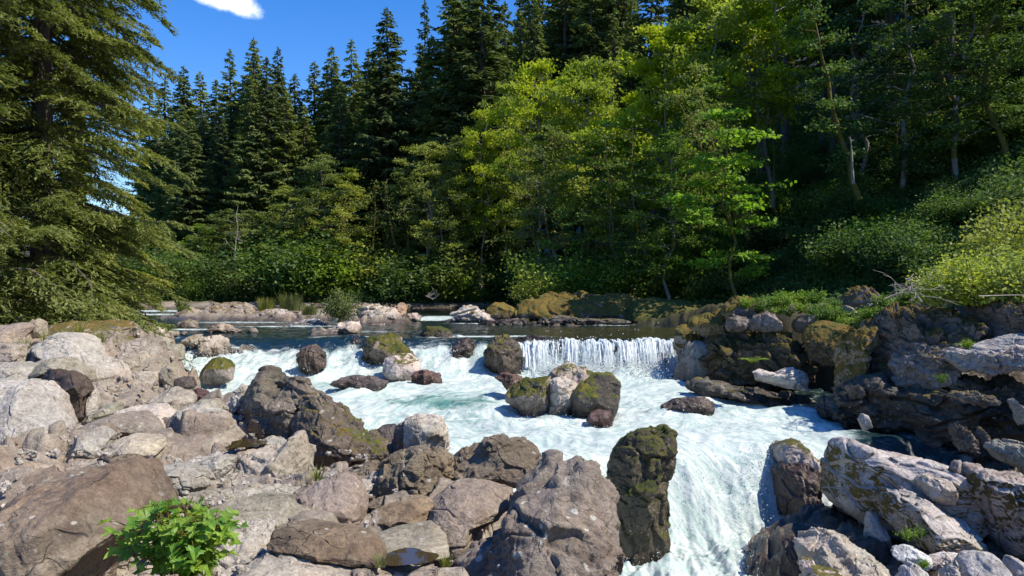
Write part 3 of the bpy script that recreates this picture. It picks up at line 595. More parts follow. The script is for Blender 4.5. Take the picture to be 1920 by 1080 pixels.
# ------------------------------------------------------------------ vegetation
def rdir(rs, n): return unit(rs.normal(size=(n, 3)))
def conifer(seed, H, R0, clear=.12, nb=130, tw=11, lw=.085, droop=.35, sparse=0.0, tipy=1.0):
    "trunk (V,F) and needle sprays (V,F)"
    rs = np.random.RandomState(seed)
    tz = np.linspace(0, H, 14); wob = np.cumsum(rs.normal(size=(14, 2))*.03*H/30, 0); wob -= wob[0]
    tr = [(np.column_stack([wob, tz]), .011*H*(1-tz/H)**.8+.012)]
    Cc = []; Aa = []; Bb = []
    for i in range(nb):
        u = clear+(1-clear)*((i+rs.rand())/nb)**.92
        z = u*H
        L = R0*((1-u)/(1-clear))**.82*rs.uniform(.62, 1.15)+.12
        if u < clear+.18: L *= rs.uniform(.35, 1)
        if rs.rand() < sparse: L *= .4
        az = rs.uniform(0, 2*np.pi); ca, sa = np.cos(az), np.sin(az)
        bx = np.interp(z, tz, wob[:, 0]); by = np.interp(z, tz, wob[:, 1])
        t = np.linspace(0, 1, 7); rise = rs.uniform(-.05, .35)*(1-(1-u)*1.2)
        pz = z+L*(rise*t-droop*t*t+.12*t**4*2)
        path = np.column_stack([bx+ca*L*t, by+sa*L*t, pz])
        if L > .7: tr.append((path[:6], np.linspace(.018*L+.01, .008, 6)))
        n = max(3, int(tw*L/R0*2.2)+2)
        s = rs.uniform(.12, 1, n)**.8
        cx = np.stack([np.interp(s, t, path[:, k]) for k in range(3)], 1)
        side = rs.choice([-1, 1], n)
        ang = rs.uniform(.45, 1.1, n)*side
        dx = np.stack([np.cos(az+ang), np.sin(az+ang), rs.uniform(-.75, .1, n)-droop*.5], 1)
        ln = (.30*L*(1.15-s)+.22)*rs.uniform(.7, 1.3, n)
        A = unit(dx)*ln[:, None]*.62
        B = unit(np.cross(A, rdir(rs, n)*.6+np.array([0, 0, 1])))*(lw*rs.uniform(.7, 1.5, n)+.03*ln)[:, None]
        Cc.append(cx+A*.8); Aa.append(A); Bb.append(B)
        # sub sprays crossing
        A2 = unit(dx+rdir(rs, n)*.6+np.array([0, 0, -.35]))*ln[:, None]*.42
        B2 = unit(np.cross(A2, rdir(rs, n)))*(lw*rs.uniform(.6, 1.3, n))[:, None]
        Cc.append(cx+A*rs.uniform(.3, 1.5, n)[:, None]); Aa.append(A2); Bb.append(B2)
    # leader
    k = 14
    Cc.append(np.column_stack([np.full(k, wob[-1, 0]), np.full(k, wob[-1, 1]), H-rs.uniform(-.2, .8, k)])); a = rdir(rs, k); a[:, 2] = np.abs(a[:, 2])+.5
    Aa.append(unit(a)*.3); Bb.append(unit(np.cross(a, rdir(rs, k)))*.06)
    return tubes(tr, 5), cards(np.concatenate(Cc), np.concatenate(Aa), np.concatenate(Bb))
def near_conifer(seed, H, R0, clear, nb, side_bias=None, bare=()):
    rs = np.random.RandomState(seed)
    tz = np.linspace(0, H, 18); wob = np.cumsum(rs.normal(size=(18, 2))*.02, 0); wob -= wob[0]
    tr = [(np.column_stack([wob, tz]), .30*(1-tz/H)**.8*H/25+.02)]
    Cc = []; Aa = []; Bb = []; twg = []
    for i in range(nb):
        u = clear+(1-clear)*((i+rs.rand())/nb); z = u*H
        L = R0*(1-u)**.6*rs.uniform(.55, 1.12)+.2
        az = rs.uniform(0, 2*np.pi)
        ca, sa = np.cos(az), np.sin(az)
        t = np.linspace(0, 1, 9); dr = rs.uniform(.22, .5)
        pz = z+L*(rs.uniform(-.05, .15)*t-dr*t**1.8)
        path = np.column_stack([ca*L*t, sa*L*t, pz])+rs.normal(size=(9, 3))*.03*L*t[:, None]
        tr.append((path, np.linspace(.016*L+.008, .006, 9)))
        m = int(18*L)+6
        s = rs.uniform(.12, 1, m)
        base = np.stack([np.interp(s, t, path[:, k]) for k in range(3)], 1)
        sd = rs.choice([-1, 1], m); ang = rs.uniform(.35, 1.15, m)*sd
        dv = unit(np.stack([np.cos(az+ang), np.sin(az+ang), rs.uniform(-.35, .05, m)], 1))
        ln = (.34*L*(1.1-s)+.28)*rs.uniform(.6, 1.2, m)
        k = 15
        q = np.linspace(.05, 1, k)
        pts = base[:, None, :]+dv[:, None, :]*(ln[:, None]*q)[:, :, None]
        pts[:, :, 2] -= (.26*ln[:, None]*q**2.0)
        pts = pts.reshape(-1, 3)+rs.normal(size=(m*k, 3))*.02
        dd = np.repeat(dv, k, 0)
        al = rs.normal(size=(m*k, 3))*[.6, .6, .3]+dd*.8+np.array([0, 0, -.2])
        hl = rs.uniform(.05, .125, m*k)
        A = unit(al)*hl[:, None]; B = unit(np.cross(A, rdir(rs, m*k)*.5+np.array([0, 0, 1])))*rs.uniform(.016, .033, m*k)[:, None]
        Cc.append(pts); Aa.append(A); Bb.append(B)
    return tubes(tr, 6), cards(np.concatenate(Cc), np.concatenate(Aa), np.concatenate(Bb))
def broadleaf(seed, H, R, nleaf=9000, leaf=.12, trunk_r=.16, wobble=.018, lean=(0, 0), clear=.35, limbs=16, flat=.5, cl=.9, forks=2, twigs=True, mossy=False):
    rs = np.random.RandomState(seed)
    n = 12; tz = np.linspace(0, 1, n); wob = np.cumsum(rs.normal(size=(n, 2))*wobble*H, 0); wob -= wob[0]
    trunk = np.column_stack([wob[:, 0]+lean[0]*tz*H, wob[:, 1]+lean[1]*tz*H, tz*H*.93])
    paths = [(trunk, trunk_r*(1-tz*.85))]
    anchors = []
    for i in range(limbs):
        u = clear+(1-clear)*(i+rs.rand())/limbs
        b = np.array([np.interp(u, tz, trunk[:, k]) for k in range(3)])
        az = i*2.4+rs.uniform(-.6, .6)
        prof = math.sin(math.pi*min(1, max(.08, (u-clear)/(1-clear)*.86+.14)))**.6
        L = R*prof*rs.uniform(.6, 1.15)
        m = 7; t = np.linspace(0, 1, m)
        el = rs.uniform(.15, .75)
        pt = b+np.column_stack([np.cos(az)*L*t, np.sin(az)*L*t, L*(el*t-.35*t*t)])+np.cumsum(rs.normal(size=(m, 3))*.04*L, 0)*(t[:, None] > 0)
        paths.append((pt, trunk_r*.38*(1-u*.5)*(1-t*.85)+.004))
        for j in range(2+forks):
            s = rs.uniform(.3, .95); c = np.array([np.interp(s, t, pt[:, k]) for k in range(3)])
            dv = unit(rs.normal(size=3)*[1, 1, .45]+np.array([np.cos(az), np.sin(az), .25])*.5)
            l2 = L*.45*rs.uniform(.5, 1.1); t2 = np.linspace(0, 1, 5)
            p2 = c+dv*l2*t2[:, None]+np.cumsum(rs.normal(size=(5, 3))*.05*l2, 0)
            if twigs: paths.append((p2, trunk_r*.13*(1-t2*.8)+.003))
            anchors += [p2[2], p2[3], p2[4]]
        anchors += [pt[-1], pt[-2]]
    anchors = np.array(anchors)
    k = rs.randint(0, len(anchors), nleaf)
    wsz = rs.uniform(.5, 1.3, len(anchors))[k]
    off = rs.normal(size=(nleaf, 3))*np.array([1, 1, flat])*(cl*.38*wsz)[:, None]
    Cn = anchors[k]+off
    nrm = unit(rs.normal(size=(nleaf, 3))*.75+np.array([0, 0, .9]))
    A = unit(np.cross(nrm, rdir(rs, nleaf)))
    B = np.cross(nrm, A)
    s = leaf*rs.uniform(.6, 1.35, nleaf)
    A = A*s[:, None]*.62; B = B*s[:, None]*.42
    return tubes(paths, 6), cards(Cn, A, B)
def bush(seed, H, R, nleaf=3500, leaf=.09, stems=26, up=1.0):
    rs = np.random.RandomState(seed)
    paths = []; anc = []
    for i in range(stems):
        az = rs.uniform(0, 2*np.pi); r = R*rs.uniform(.15, 1)**.7; h = H*rs.uniform(.55, 1.05)*(1-.45*(r/R)**2)
        t = np.linspace(0, 1, 7)
        p = np.column_stack([np.cos(az)*r*t**(1.3*up), np.sin(az)*r*t**(1.3*up), h*t**.85])+np.cumsum(rs.normal(size=(7, 3))*.03*H, 0)*t[:, None]
        paths.append((p, .016*(1-t*.8)*max(H, 1)/1.5+.002))
        anc += [p[j] for j in (2, 3, 4, 5, 6, 6)]
    anc = np.array(anc); k = rs.randint(0, len(anc), nleaf)
    Cn = anc[k]+rs.normal(size=(nleaf, 3))*R*.16
    Cn[:, 2] = np.abs(Cn[:, 2])
    nrm = unit(rs.normal(size=(nleaf, 3))*.8+np.array([0, 0, .8])); A = unit(np.cross(nrm, rdir(rs, nleaf))); B = np.cross(nrm, A)
    s = leaf*rs.uniform(.6, 1.35, nleaf)
    return tubes(paths, 4), cards(Cn, A*s[:, None]*.62, B*s[:, None]*.42)
def blades(seed, n, R, H, w=.012, lean=.5):
    rs = np.random.RandomState(seed)
    az = rs.uniform(0, 2*np.pi, n); r = R*np.sqrt(rs.rand(n))*.5
    b = np.column_stack([np.cos(az)*r, np.sin(az)*r, np.zeros(n)])
    h = H*rs.uniform(.5, 1.1, n); d = np.column_stack([np.cos(az), np.sin(az), np.zeros(n)])*(lean*rs.uniform(.2, 1, n)*h)[:, None]
    side = np.column_stack([-np.sin(az), np.cos(az), np.zeros(n)])*w
    V = []; Fs = []
    seg = 4
    for k in range(seg+1):
        t = k/seg; c = b+d*t**1.8+np.array([0, 0, 1])*(h*(t-.25*lean*t*t))[:, None]
        V += [c-side*(1-t*.9), c+side*(1-t*.9)]
    V = np.stack(V, 1).reshape(-1, 3)
    for k in range(seg):
        i = np.arange(n)*(2*(seg+1))+2*k
        Fs.append(np.stack([i, i+1, i+3, i+2], 1))
    return V, np.concatenate(Fs)
def fern(seed, n=16, L=.6):
    rs = np.random.RandomState(seed); Cc = []; A = []; B = []; paths = []
    for i in range(n):
        az = i*2*np.pi/n+rs.uniform(-.2, .2); l = L*rs.uniform(.7, 1.1); t = np.linspace(0, 1, 22)
        p = np.column_stack([np.cos(az)*l*t*.9, np.sin(az)*l*t*.9, l*(1.0*t-.75*t*t)])
        paths.append((p, .006*(1-t)+.0015))
        sd = np.array([-np.sin(az), np.cos(az), 0])
        for s in (-1, 1):
            w = .22*l*np.sin(np.pi*np.clip(t*.9+.08, 0, 1))**.8
            a = sd*s*w[:, None]*.5+np.array([np.cos(az), np.sin(az), -.2])*w[:, None]*.2
            Cc.append(p+a); A.append(a); B.append(np.tile([np.cos(az)*.016, np.sin(az)*.016, 0.0], (22, 1)))
    return tubes(paths, 4), cards(np.concatenate(Cc), np.concatenate(A), np.concatenate(B))
def maple_leaf(rs, s):
    "one lobed leaf, folded along its midrib: fan of triangles as quads with doubled vertex avoided -> triangles"
    lob = [(0, 0), (.18, -.12), (.46, -.05), (.36, .12), (.62, .28), (.86, .34), (.66, .46), (.70, .66), (.42, .58), (.34, .74), (.16, .98+rs.uniform(0, .12)), (0, 1.25)]
    L = [(x, y) for x, y in lob]; Rr = [(-x, y) for x, y in lob[1:-1]][::-1]
    ring = np.array(L+Rr, float)*s*.62
    ring += rs.normal(size=ring.shape)*s*.02
    z = np.abs(ring[:, 0])*.35-.22*ring[:, 1]**2/s+rs.normal(size=len(ring))*s*.03
    V = np.column_stack([ring, z]); V = np.vstack([V, [0, .45*s*.62, -.02*s]])
    n = len(ring); Fc = np.array([[i, (i+1) % n, n] for i in range(n)])
    return V, Fc
def leafy_plant(seed, n, R, H, leaf):
    rs = np.random.RandomState(seed); parts = []; paths = []
    stems = []
    for i in range(26):
        az = rs.uniform(0, 2*np.pi); r = R*rs.uniform(.1, 1)**.6; h = H*rs.uniform(.5, 1.0)*(1-.3*(r/R)**2)
        t = np.linspace(0, 1, 8); p = np.column_stack([np.cos(az)*r*t, np.sin(az)*r*t*.7, h*t**.8])+np.cumsum(rs.normal(size=(8, 3))*.012, 0)*t[:, None]
        stems.append(p); paths.append((p, .007*(1-t*.7)))
    for i in range(n):
        p = stems[rs.randint(len(stems))]; t = rs.uniform(.3, 1)**.7; b = np.array([np.interp(t, np.linspace(0, 1, 8), p[:, k]) for k in range(3)])
        d = unit(rs.normal(size=3)*[1, 1, .3]+np.array([0, -.35, .15])); st = rs.uniform(.04, .12)
        e = b+d*st; paths.append((np.array([b, (b+e)/2+[0, 0, .008], e]), np.array([.003, .0025, .002])))
        V, Fc = maple_leaf(rs, leaf*rs.uniform(.55, 1.2))
        yv = unit(d*[1, 1, .2]+np.array([0, 0, rs.uniform(-.55, .15)])); nv = unit(np.array([rs.normal()*.4, rs.normal()*.35-.35, 1.0])); xv = unit(np.cross(yv, nv)); nv = np.cross(xv, yv)
        parts.append((e+V[:, 0:1]*xv+V[:, 1:2]*yv+V[:, 2:3]*nv, Fc))
    return tubes(paths, 5), merge(parts)
# ================================================================== BUILD
R_ = math.radians
SUN = unit(np.array([.58, -.16, .80]))
# materials
M = {}
M['tan'] = rock_mat('weathered_tan_rock', (.27, .24, .188), (.375, .34, .277), (.155, .124, .09), lichen=.35, crack=.7, veins=.2)
M['greypale'] = rock_mat('pale_grey_rock', (.30, .28, .245), (.39, .365, .32), (.21, .175, .14), lichen=.3, crack=.5, veins=.3)
M['greyflute'] = M['greypale']
M['cream'] = rock_mat('cream_rock', (.39, .325, .245), (.48, .42, .34), (.25, .18, .135), lichen=.3, crack=.5, veins=.15)
M['pale'] = rock_mat('bleached_rock', (.40, .345, .29), (.54, .485, .43), (.23, .17, .13), lichen=.4, crack=.8)
M['white'] = rock_mat('white_stained_rock', (.50, .475, .45), (.64, .62, .60), (.25, .21, .18), lichen=.2, crack=1.0)
M['tanwet'] = M['tan']
M['brown'] = rock_mat('brown_rock', (.15, .115, .082), (.21, .172, .128), (.09, .065, .047), lichen=.8, crack=.8)
M['brownb'] = rock_mat('speckled_brown_rock', (.14, .106, .077), (.195, .163, .122), (.085, .06, .044), lichen=1.0, crack=.4, veins=.05, bump=1.3)
M['brownp'] = rock_mat('light_brown_rock', (.22, .17, .122), (.285, .24, .182), (.135, .1, .07), lichen=.6, crack=.3)
M['dark'] = rock_mat('dark_rock', (.12, .10, .08), (.21, .175, .14), (.075, .06, .048), lichen=.7, crack=.9)
M['darkm'] = rock_mat('dark_mossy_rock', (.12, .10, .08), (.24, .2, .155), (.08, .062, .05), lichen=1.0, crack=.8, moss=.18)
M['wet'] = rock_mat('wet_and_shade_painted_rock', (.06, .045, .04), (.11, .085, .07), (.035, .026, .024), lichen=.15, crack=.6, rough=.3)
M['wetred'] = rock_mat('wet_purple_rock', (.11, .06, .055), (.16, .10, .085), (.06, .035, .03), lichen=.1, crack=.6, rough=.35)
M['mossg'] = rock_mat('green_mossed_rock', (.16, .13, .10), (.27, .22, .18), (.09, .07, .05), moss=.5, mosscol=(.065, .075, .012), mosscol2=(.13, .12, .02))
M['mossg2'] = rock_mat('bright_mossed_dark_rock', (.07, .065, .055), (.13, .115, .09), (.04, .035, .03), moss=.5, mosscol=(.10, .12, .014), mosscol2=(.2, .17, .03))
M['mossp'] = rock_mat('pink_rock_with_moss', (.40, .33, .29), (.52, .45, .40), (.22, .16, .13), moss=.22, mosscol=(.08, .085, .015), mosscol2=(.15, .13, .03), crack=.8)
M['mossd'] = rock_mat('dark_rock_with_moss', (.07, .055, .045), (.13, .10, .08), (.04, .03, .026), moss=.36, mosscol=(.08, .085, .014), mosscol2=(.16, .14, .03), rough=.5)
M['pillar'] = rock_mat('mossy_pillar_rock', (.055, .048, .036), (.13, .105, .078), (.032, .028, .022), moss=.45, mosscol=(.045, .06, .01), mosscol2=(.10, .10, .018), crack=.8, rough=.6)
M['mosso'] = rock_mat('golden_mossed_rock', (.20, .155, .11), (.34, .28, .22), (.11, .08, .055), moss=.75, mosscol=(.20, .125, .022), mosscol2=(.13, .115, .025), crack=.9)
M['mosso2'] = rock_mat('shade_painted_mossed_rock', (.16, .13, .10), (.2, .17, .13), (.10, .08, .05), moss=.9, mosscol=(.075, .085, .015), mosscol2=(.15, .125, .025))  # green moss, with the trees' shade worked into a darker colour
M['mossb'] = rock_mat('brown_rock_moss_top', (.13, .105, .085), (.22, .18, .145), (.08, .06, .045), moss=.38, mosscol=(.2, .12, .02), mosscol2=(.13, .10, .03))
M['mossb2'] = rock_mat('grey_rock_brown_moss', (.19, .165, .14), (.33, .295, .26), (.10, .08, .062), moss=.30, mosscol=(.14, .085, .02), mosscol2=(.09, .07, .02), crack=.8, side=True)
M['mossw'] = rock_mat('white_rock_gold_moss', (.37, .335, .30), (.52, .485, .45), (.2, .155, .125), moss=.28, mosscol=(.17, .11, .02), mosscol2=(.10, .085, .02), crack=.9, side=True)
M['slab'] = rock_mat('sloping_slab_rock', (.27, .24, .215), (.39, .355, .325), (.165, .13, .105), moss=.24, mosscol=(.16, .105, .02), mosscol2=(.10, .08, .02), crack=.8, veins=.3, side=True)
M['cliff'] = rock_mat('cliff_rock', (.125, .102, .08), (.23, .195, .165), (.06, .046, .035), lichen=.6, crack=1.0, moss=.12, mosscol=(.10, .09, .02))
M['cliffb'] = rock_mat('brown_cliff_rock', (.10, .08, .062), (.19, .155, .125), (.052, .04, .03), lichen=.7, crack=1.0, moss=.42, mosscol=(.17, .11, .022), mosscol2=(.10, .085, .02))
M['cliffm'] = rock_mat('mossy_cliff_rock', (.08, .064, .045), (.15, .12, .09), (.042, .034, .025), lichen=.4, crack=1.0, moss=.5, mosscol=(.07, .065, .014), mosscol2=(.14, .095, .02))
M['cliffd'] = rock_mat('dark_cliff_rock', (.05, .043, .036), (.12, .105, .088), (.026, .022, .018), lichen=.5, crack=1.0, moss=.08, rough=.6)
M['grassy'] = rock_mat('rock_with_dry_moss', (.27, .225, .18), (.36, .31, .26), (.18, .13, .10), moss=.36, mosscol=(.20, .13, .03), mosscol2=(.13, .115, .03), crack=.8)
M['lichen'] = rock_mat('lichened_rock', (.23, .2, .165), (.32, .28, .24), (.15, .12, .09), lichen=1.0, crack=.7, spot=(.72, .7, .5))
M['far'] = rock_mat('gravel_bar_rock', (.25, .205, .165), (.42, .36, .31), (.14, .10, .075), lichen=.3, crack=1.0, moss=.12, mosscol=(.14, .11, .03))
M['farp'] = rock_mat('bright_gravel_bar_rock', (.44, .37, .32), (.62, .56, .51), (.2, .145, .11), lichen=.3, crack=1.0, moss=.1, mosscol=(.2, .13, .03))
M['orange'] = rock_mat('orange_brown_rock', (.27, .17, .08), (.33, .23, .13), (.18, .11, .05), crack=.8)
M['grey'] = rock_mat('grey_boulder_rock', (.27, .25, .235), (.36, .34, .32), (.2, .17, .155), lichen=.5, crack=.6, veins=.1)
M['ground'] = rock_mat('bedrock_ground', (.24, .2, .165), (.34, .3, .255), (.15, .115, .09), lichen=.4, crack=1.0)

# ---- rocks
RIV = []
for n_, (kind, label, outl, d, mat, sty, opt) in enumerate(ROCKS):
    pts = [tuple(map(float, p.split(','))) for p in outl.split()]
    V, Fc, (c, w, h, T) = rock_mesh(pts, d, sty, 100+n_*7, opt.get('lean', .4), opt.get('th'), None, opt.get('yaw', -.55 if (pts[0][0] > 1290 and d > 14.8) else -.3 if pts[0][0] > 1445 else 0), opt['grow'] if 'grow' in opt else 1.14 if (kind == 'rock_ledge' and pts[0][0] < 700 and d < 30) else 1.05, 1.7 if opt.get('river') else 1.12)
    wz = water_z(V[:, 0], V[:, 1])[0]
    near_river = (V[:, 0] > leftx(V[:, 1])-.6) & (V[:, 0] < wallx(V[:, 1])+1.2)
    wet = np.where(near_river, 1-sstep(.1, .34+.2*min(h, 1.5), V[:, 2]-wz+.22*perlin(V*3)), 0)
    if not opt.get('river') and d < 9.6 and pts[0][0] < 1300: wet = wet*0
    o = np.array([c[0], d, c[1]-h*.5])
    me = np_mesh(kind, V-o, Fc, True, {'wet': wet})
    ob = link(kind, me, M[mat], loc=o); tag(ob, label, 'rock ledge' if kind == 'rock_ledge' else 'rock slab' if kind == 'rock_slab' else kind)
    if near_river.any() and (opt.get('river')): RIV.append((c[0], d+.0, w*.5, max(T*.8, .3)))
    if not opt.get('river') and not opt.get('nb') and not (pts[0][0] > 1290 and 14.9 < d < 31):
        lowz = c[1]-h*(.07 if pts[0][0] < 700 else .36)
        for fx in (-.3, 0, .3):
            rock_base.append((c[0]+fx*w, d, lowz-.05, max(.25*w+.12, .2)))
            if w > 2: rock_base.append((c[0]+fx*w, d+T*.5, lowz+.1*h, .3*w))

for q_ in ((115, 790, 10.4), (135, 795, 10.2), (95, 770, 10.8), (150, 800, 9.9)):
    h_ = P(*q_); rock_base += [(h_[0], h_[1], h_[2]-.25, .45)]*4
# ---- land: one sheet, fine in front of the camera, coarse behind
ang = np.concatenate([np.radians(np.linspace(-180, -48, 60, endpoint=False)), np.radians(np.linspace(-48, 48, 760)), np.radians(np.linspace(48, 180, 61))[1:]])
rad = np.concatenate([[0.0], np.geomspace(.6, 4, 20, endpoint=False), np.geomspace(4, 120, 560), np.geomspace(125, 1500, 30)])
AA, RR = np.meshgrid(ang, rad)
X = (np.sin(AA)*RR).ravel(); Y = (np.cos(AA)*RR).ravel()
Z = land_z(X, Y)
rm = (Y > 2) & (Y < 70) & (np.abs(AA.ravel()) < .83)
ii = np.where(rm)[0]
p3 = xyz(X[ii], Y[ii], Z[ii]*1.0)
s_h = sstep(1, 5, (X[ii]-12.4)*.973+(Y[ii]-62)*.228)
fv, e_ = facets(p3*np.array([.9, .9, 1.6])+.4*perlin(p3)[:, None], 1.2)
Z[ii] += (1-s_h*.8)*(fv*.24*sstep(0, .08, e_)-.05*(1-sstep(0, .1, e_))+.05*fbm(p3*2.6, 4))
fv, e_ = facets(p3*2.6, 1.2); Z[ii] += (1-s_h*.9)*fv*.09
nr, na = AA.shape
i = np.arange(nr-1)[:, None]*na; j = np.arange(na-1)[None, :]
Fq = np.stack([i+j, i+na+j, i+na+j+1, i+j+1], -1).reshape(-1, 4)
wz = water_z(X, np.maximum(Y, 2))[0]
inr = (X > leftx(Y)-2) & (X < wallx(Y)+1.5)
wet = np.where(inr, 1-sstep(.05, .45, Z-wz), 0)
sl = (X-12.4)*.973+(Y-62)*.228
soil = np.maximum(sstep(-1, 2, sl), sstep(-2, 2, Y-np.interp(X, [-70, -40, -20, -8, 0, 10], [78, 80, 83, 85, 86, 80])-1))
soil = np.maximum(soil, sstep(1.5, 6, (leftx(Y)-X)-np.interp(Y, [0, 14, 22, 40], [30, 20, 6, 3])))
soil = np.maximum(soil, sstep(-1, -6, Y))
soil = np.maximum(soil, sstep(-1, .2, X-wallx(Y))*sstep(31, 34, Y))
soil = np.maximum(soil, .85*sstep(-.5, .5, X-wallx(Y))*(Y < 35)*(Y > 0))
# ground material: bedrock that gives way to dark forest soil
gm = M['ground']; t = NT('ground_soil_tmp')
nt = gm.node_tree
b = [n for n in nt.nodes if n.type == 'BSDF_PRINCIPLED'][0]
src = b.inputs['Base Color'].links[0].from_socket
mx = nt.nodes.new('ShaderNodeMix'); mx.data_type = 'RGBA'; at = nt.nodes.new('ShaderNodeAttribute'); at.attribute_name = 'soil'
nz = nt.nodes.new('ShaderNodeTexNoise'); nz.inputs['Scale'].default_value = 1.2; nz.inputs['Detail'].default_value = 8
g2 = nt.nodes.new('ShaderNodeNewGeometry'); nt.links.new(g2.outputs['Position'], nz.inputs['Vector'])
sc_ = nt.nodes.new('ShaderNodeMix'); sc_.data_type = 'RGBA'; sc_.inputs[6].default_value = (.035, .045, .012, 1); sc_.inputs[7].default_value = (.05, .035, .02, 1)
nt.links.new(nz.outputs['Fac'], sc_.inputs[0]); nt.links.new(at.outputs['Fac'], mx.inputs[0]); nt.links.new(src, mx.inputs[6]); nt.links.new(sc_.outputs[2], mx.inputs[7]); nt.links.new(mx.outputs[2], b.inputs['Base Color'])
rb_shade = (X > wallx(Y)-.8) & (Y < 23) & (Y > 6) & (Z < -1.8)
wet = np.where(rb_shade, 1.0, wet); soil = np.where(rb_shade, 0.0, soil)  # shade painted onto the right-bank ground, using the wet attribute to darken it
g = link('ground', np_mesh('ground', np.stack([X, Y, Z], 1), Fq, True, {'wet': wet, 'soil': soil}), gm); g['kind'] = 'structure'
bpy.data.materials.remove(t.m)
def gz(x, y): return float(land_z(np.array([float(x)]), np.array([float(y)]))[0])

# ---- river
nc, nrw = 760, 900
rowd = np.concatenate([np.geomspace(9, 15, 90, endpoint=False), np.geomspace(15, 34, 520, endpoint=False), np.geomspace(34, 125, nrw-610)])
u = np.linspace(-1, 1, nc)
UU, DD = np.meshgrid(u, rowd)
X = np.where(UU < 0, UU*.72*DD, UU*.66*DD).ravel(); Y = DD.ravel()
Z, ts, t2 = water_z(X, Y)
casc = np.clip(4*ts*(1-ts), 0, 1); plg = np.clip(4*t2*(1-t2), 0, 1)
mid = sstep(.5, 1, ts)
amp = .015+.03*mid+.0*casc
pp = xyz(X, Y)
# waves: upstream ripples, broken water below
Z += (.02*fbm(pp*np.array([.8, 1.8, 1]), 5, .6)+.01*fbm(pp*np.array([3, 6, 1]), 3))*(1-mid)
turb = fbm(pp*np.array([.6, .8, 1])+5, 4, .48)
Z += mid*(1-t2)*.15*turb
rdg = 1-np.abs(fbm(pp*np.array([1.7, 1.2, 1])+9+.5*perlin(pp*.7)[:, None], 4))
Z += mid*(1-t2)*.06*(rdg-.6)
Z += casc*.16*fbm(pp*np.array([1.9, .6, 1])+2, 4, .5)
# plunge: ropes of water running down
Z += sstep(.05, .4, t2)*(.30*fbm(np.stack([X*1.15, Y*.5, Z*.45], 1)+3, 4, .5)+.07*(1-np.abs(perlin(np.stack([X*3, Y*.8, Z*.7], 1))))+.02*fbm(np.stack([X*7, Y*3, Z*2], 1), 3))
# boil at the foot of the falls and where the plunge lands
foot = np.exp(-((Y-30.6)/.7)**2)*sstep(.5, 1.5, X)*sstep(7.6, 6.8, X)
Z += foot*(.25+.28*perlin(pp*2.2)+.14*perlin(pp*6))
D3 = np.interp(X, [-3, -1, .5, 2.5, 4.5, 7], [12, 14, 16.2, 18, 18.6, 19.2])
boil = sstep(1.2, 3.2, D3-Y); Z += boil*(.26*np.abs(fbm(pp*1.2+4, 4, .55))+.07*np.abs(fbm(pp*5, 3)))
# swells piling over sunken rocks
for (bx, by, dd, am, sg) in ((1285, 752, 22.4, .22, .8), (690, 716, 26.2, .25, .9), (580, 668, 29.2, .2, .8), (700, 655, 31, .15, .8), (800, 745, 24.5, .12, 1.2), (890, 760, 22.5, .15, 1.1), (640, 640, 33.5, .15, 1.0), (1030, 800, 19.5, .2, .8), (950, 780, 20.5, .15, .8), (1210, 800, 19.5, .1, 1.0)):
    q = P(bx, by, dd); Z += am*np.exp(-(((X-q[0])/sg)**2+((Y-q[1])/(sg*.8))**2))
# foam cover
foam = np.zeros_like(X)
foam = np.maximum(foam, mid*.50)
foam = np.maximum(foam, sstep(.12, .55, ts)*.8*sstep(1.02, .9, ts))
foam += mid*.20*fbm(pp*np.array([.28, .34, 1])+7, 3)
for (bx, by, dd, am, sx, sy) in ((1130, 720, 28.5, .35, 3.2, 1.6), (1290, 720, 28.5, .35, 2.5, 1.5), (1350, 800, 20.5, .3, 3, 2.5), (850, 660, 31, .3, 2.5, 1.5), (420, 740, 24.5, .3, 1.8, 2.0), (900, 830, 18.5, .25, 2, 1.6), (660, 700, 27.5, -.32, 2.2, 1.7), (800, 742, 24.2, -.30, 2.2, 1.0), (1000, 690, 29, .2, 3, 1.0), (340, 690, 28.5, -.5, 1.6, 1.5), (500, 690, 28.5, -.1, 1.5, 1.0), (690, 790, 20.5, -.2, 1.5, 1.2)):
    q = P(bx, by, dd); foam += am*np.exp(-(((X-q[0])/sx)**2+((Y-q[1])/sy)**2))*np.where(Y < 33.5, 1, 0)
foam = np.maximum(foam, sstep(.02, .3, t2)*.95)
face = (X > .6)*sstep(.02, .12, ts)*sstep(.99, .9, ts)
gap = sstep(.1, .5, fbm(np.stack([X*1.3, X*0, Z*.3], 1)+4, 3)+.1)
foam = foam*(1-face)+face*(.38-.34*gap)
foam = np.maximum(foam, foot)
# foam collars and wakes round the stones that stand in the current
for (rx_, ry_, ra, rb) in RIV:
    if ry_ > 36: k_ = .35
    else: k_ = .6
    r_ = np.sqrt(((X-rx_)/(ra+.12))**2+((Y-ry_)/(rb+.2))**2)
    foam += k_*np.exp(-((r_-1.02)/.22)**2)*sstep(.1, .5, ts)
    wake = np.exp(-((X-rx_)/(ra*.9))**2)*sstep(0, .5, ry_-Y)*np.exp(-np.maximum(ry_-Y, 0)/(1.2+ra)); foam += .35*wake*(ry_ < 36)
    Z += .07*np.exp(-((r_-1.15)/.3)**2)*(Y > ry_)*(ry_ < 36)
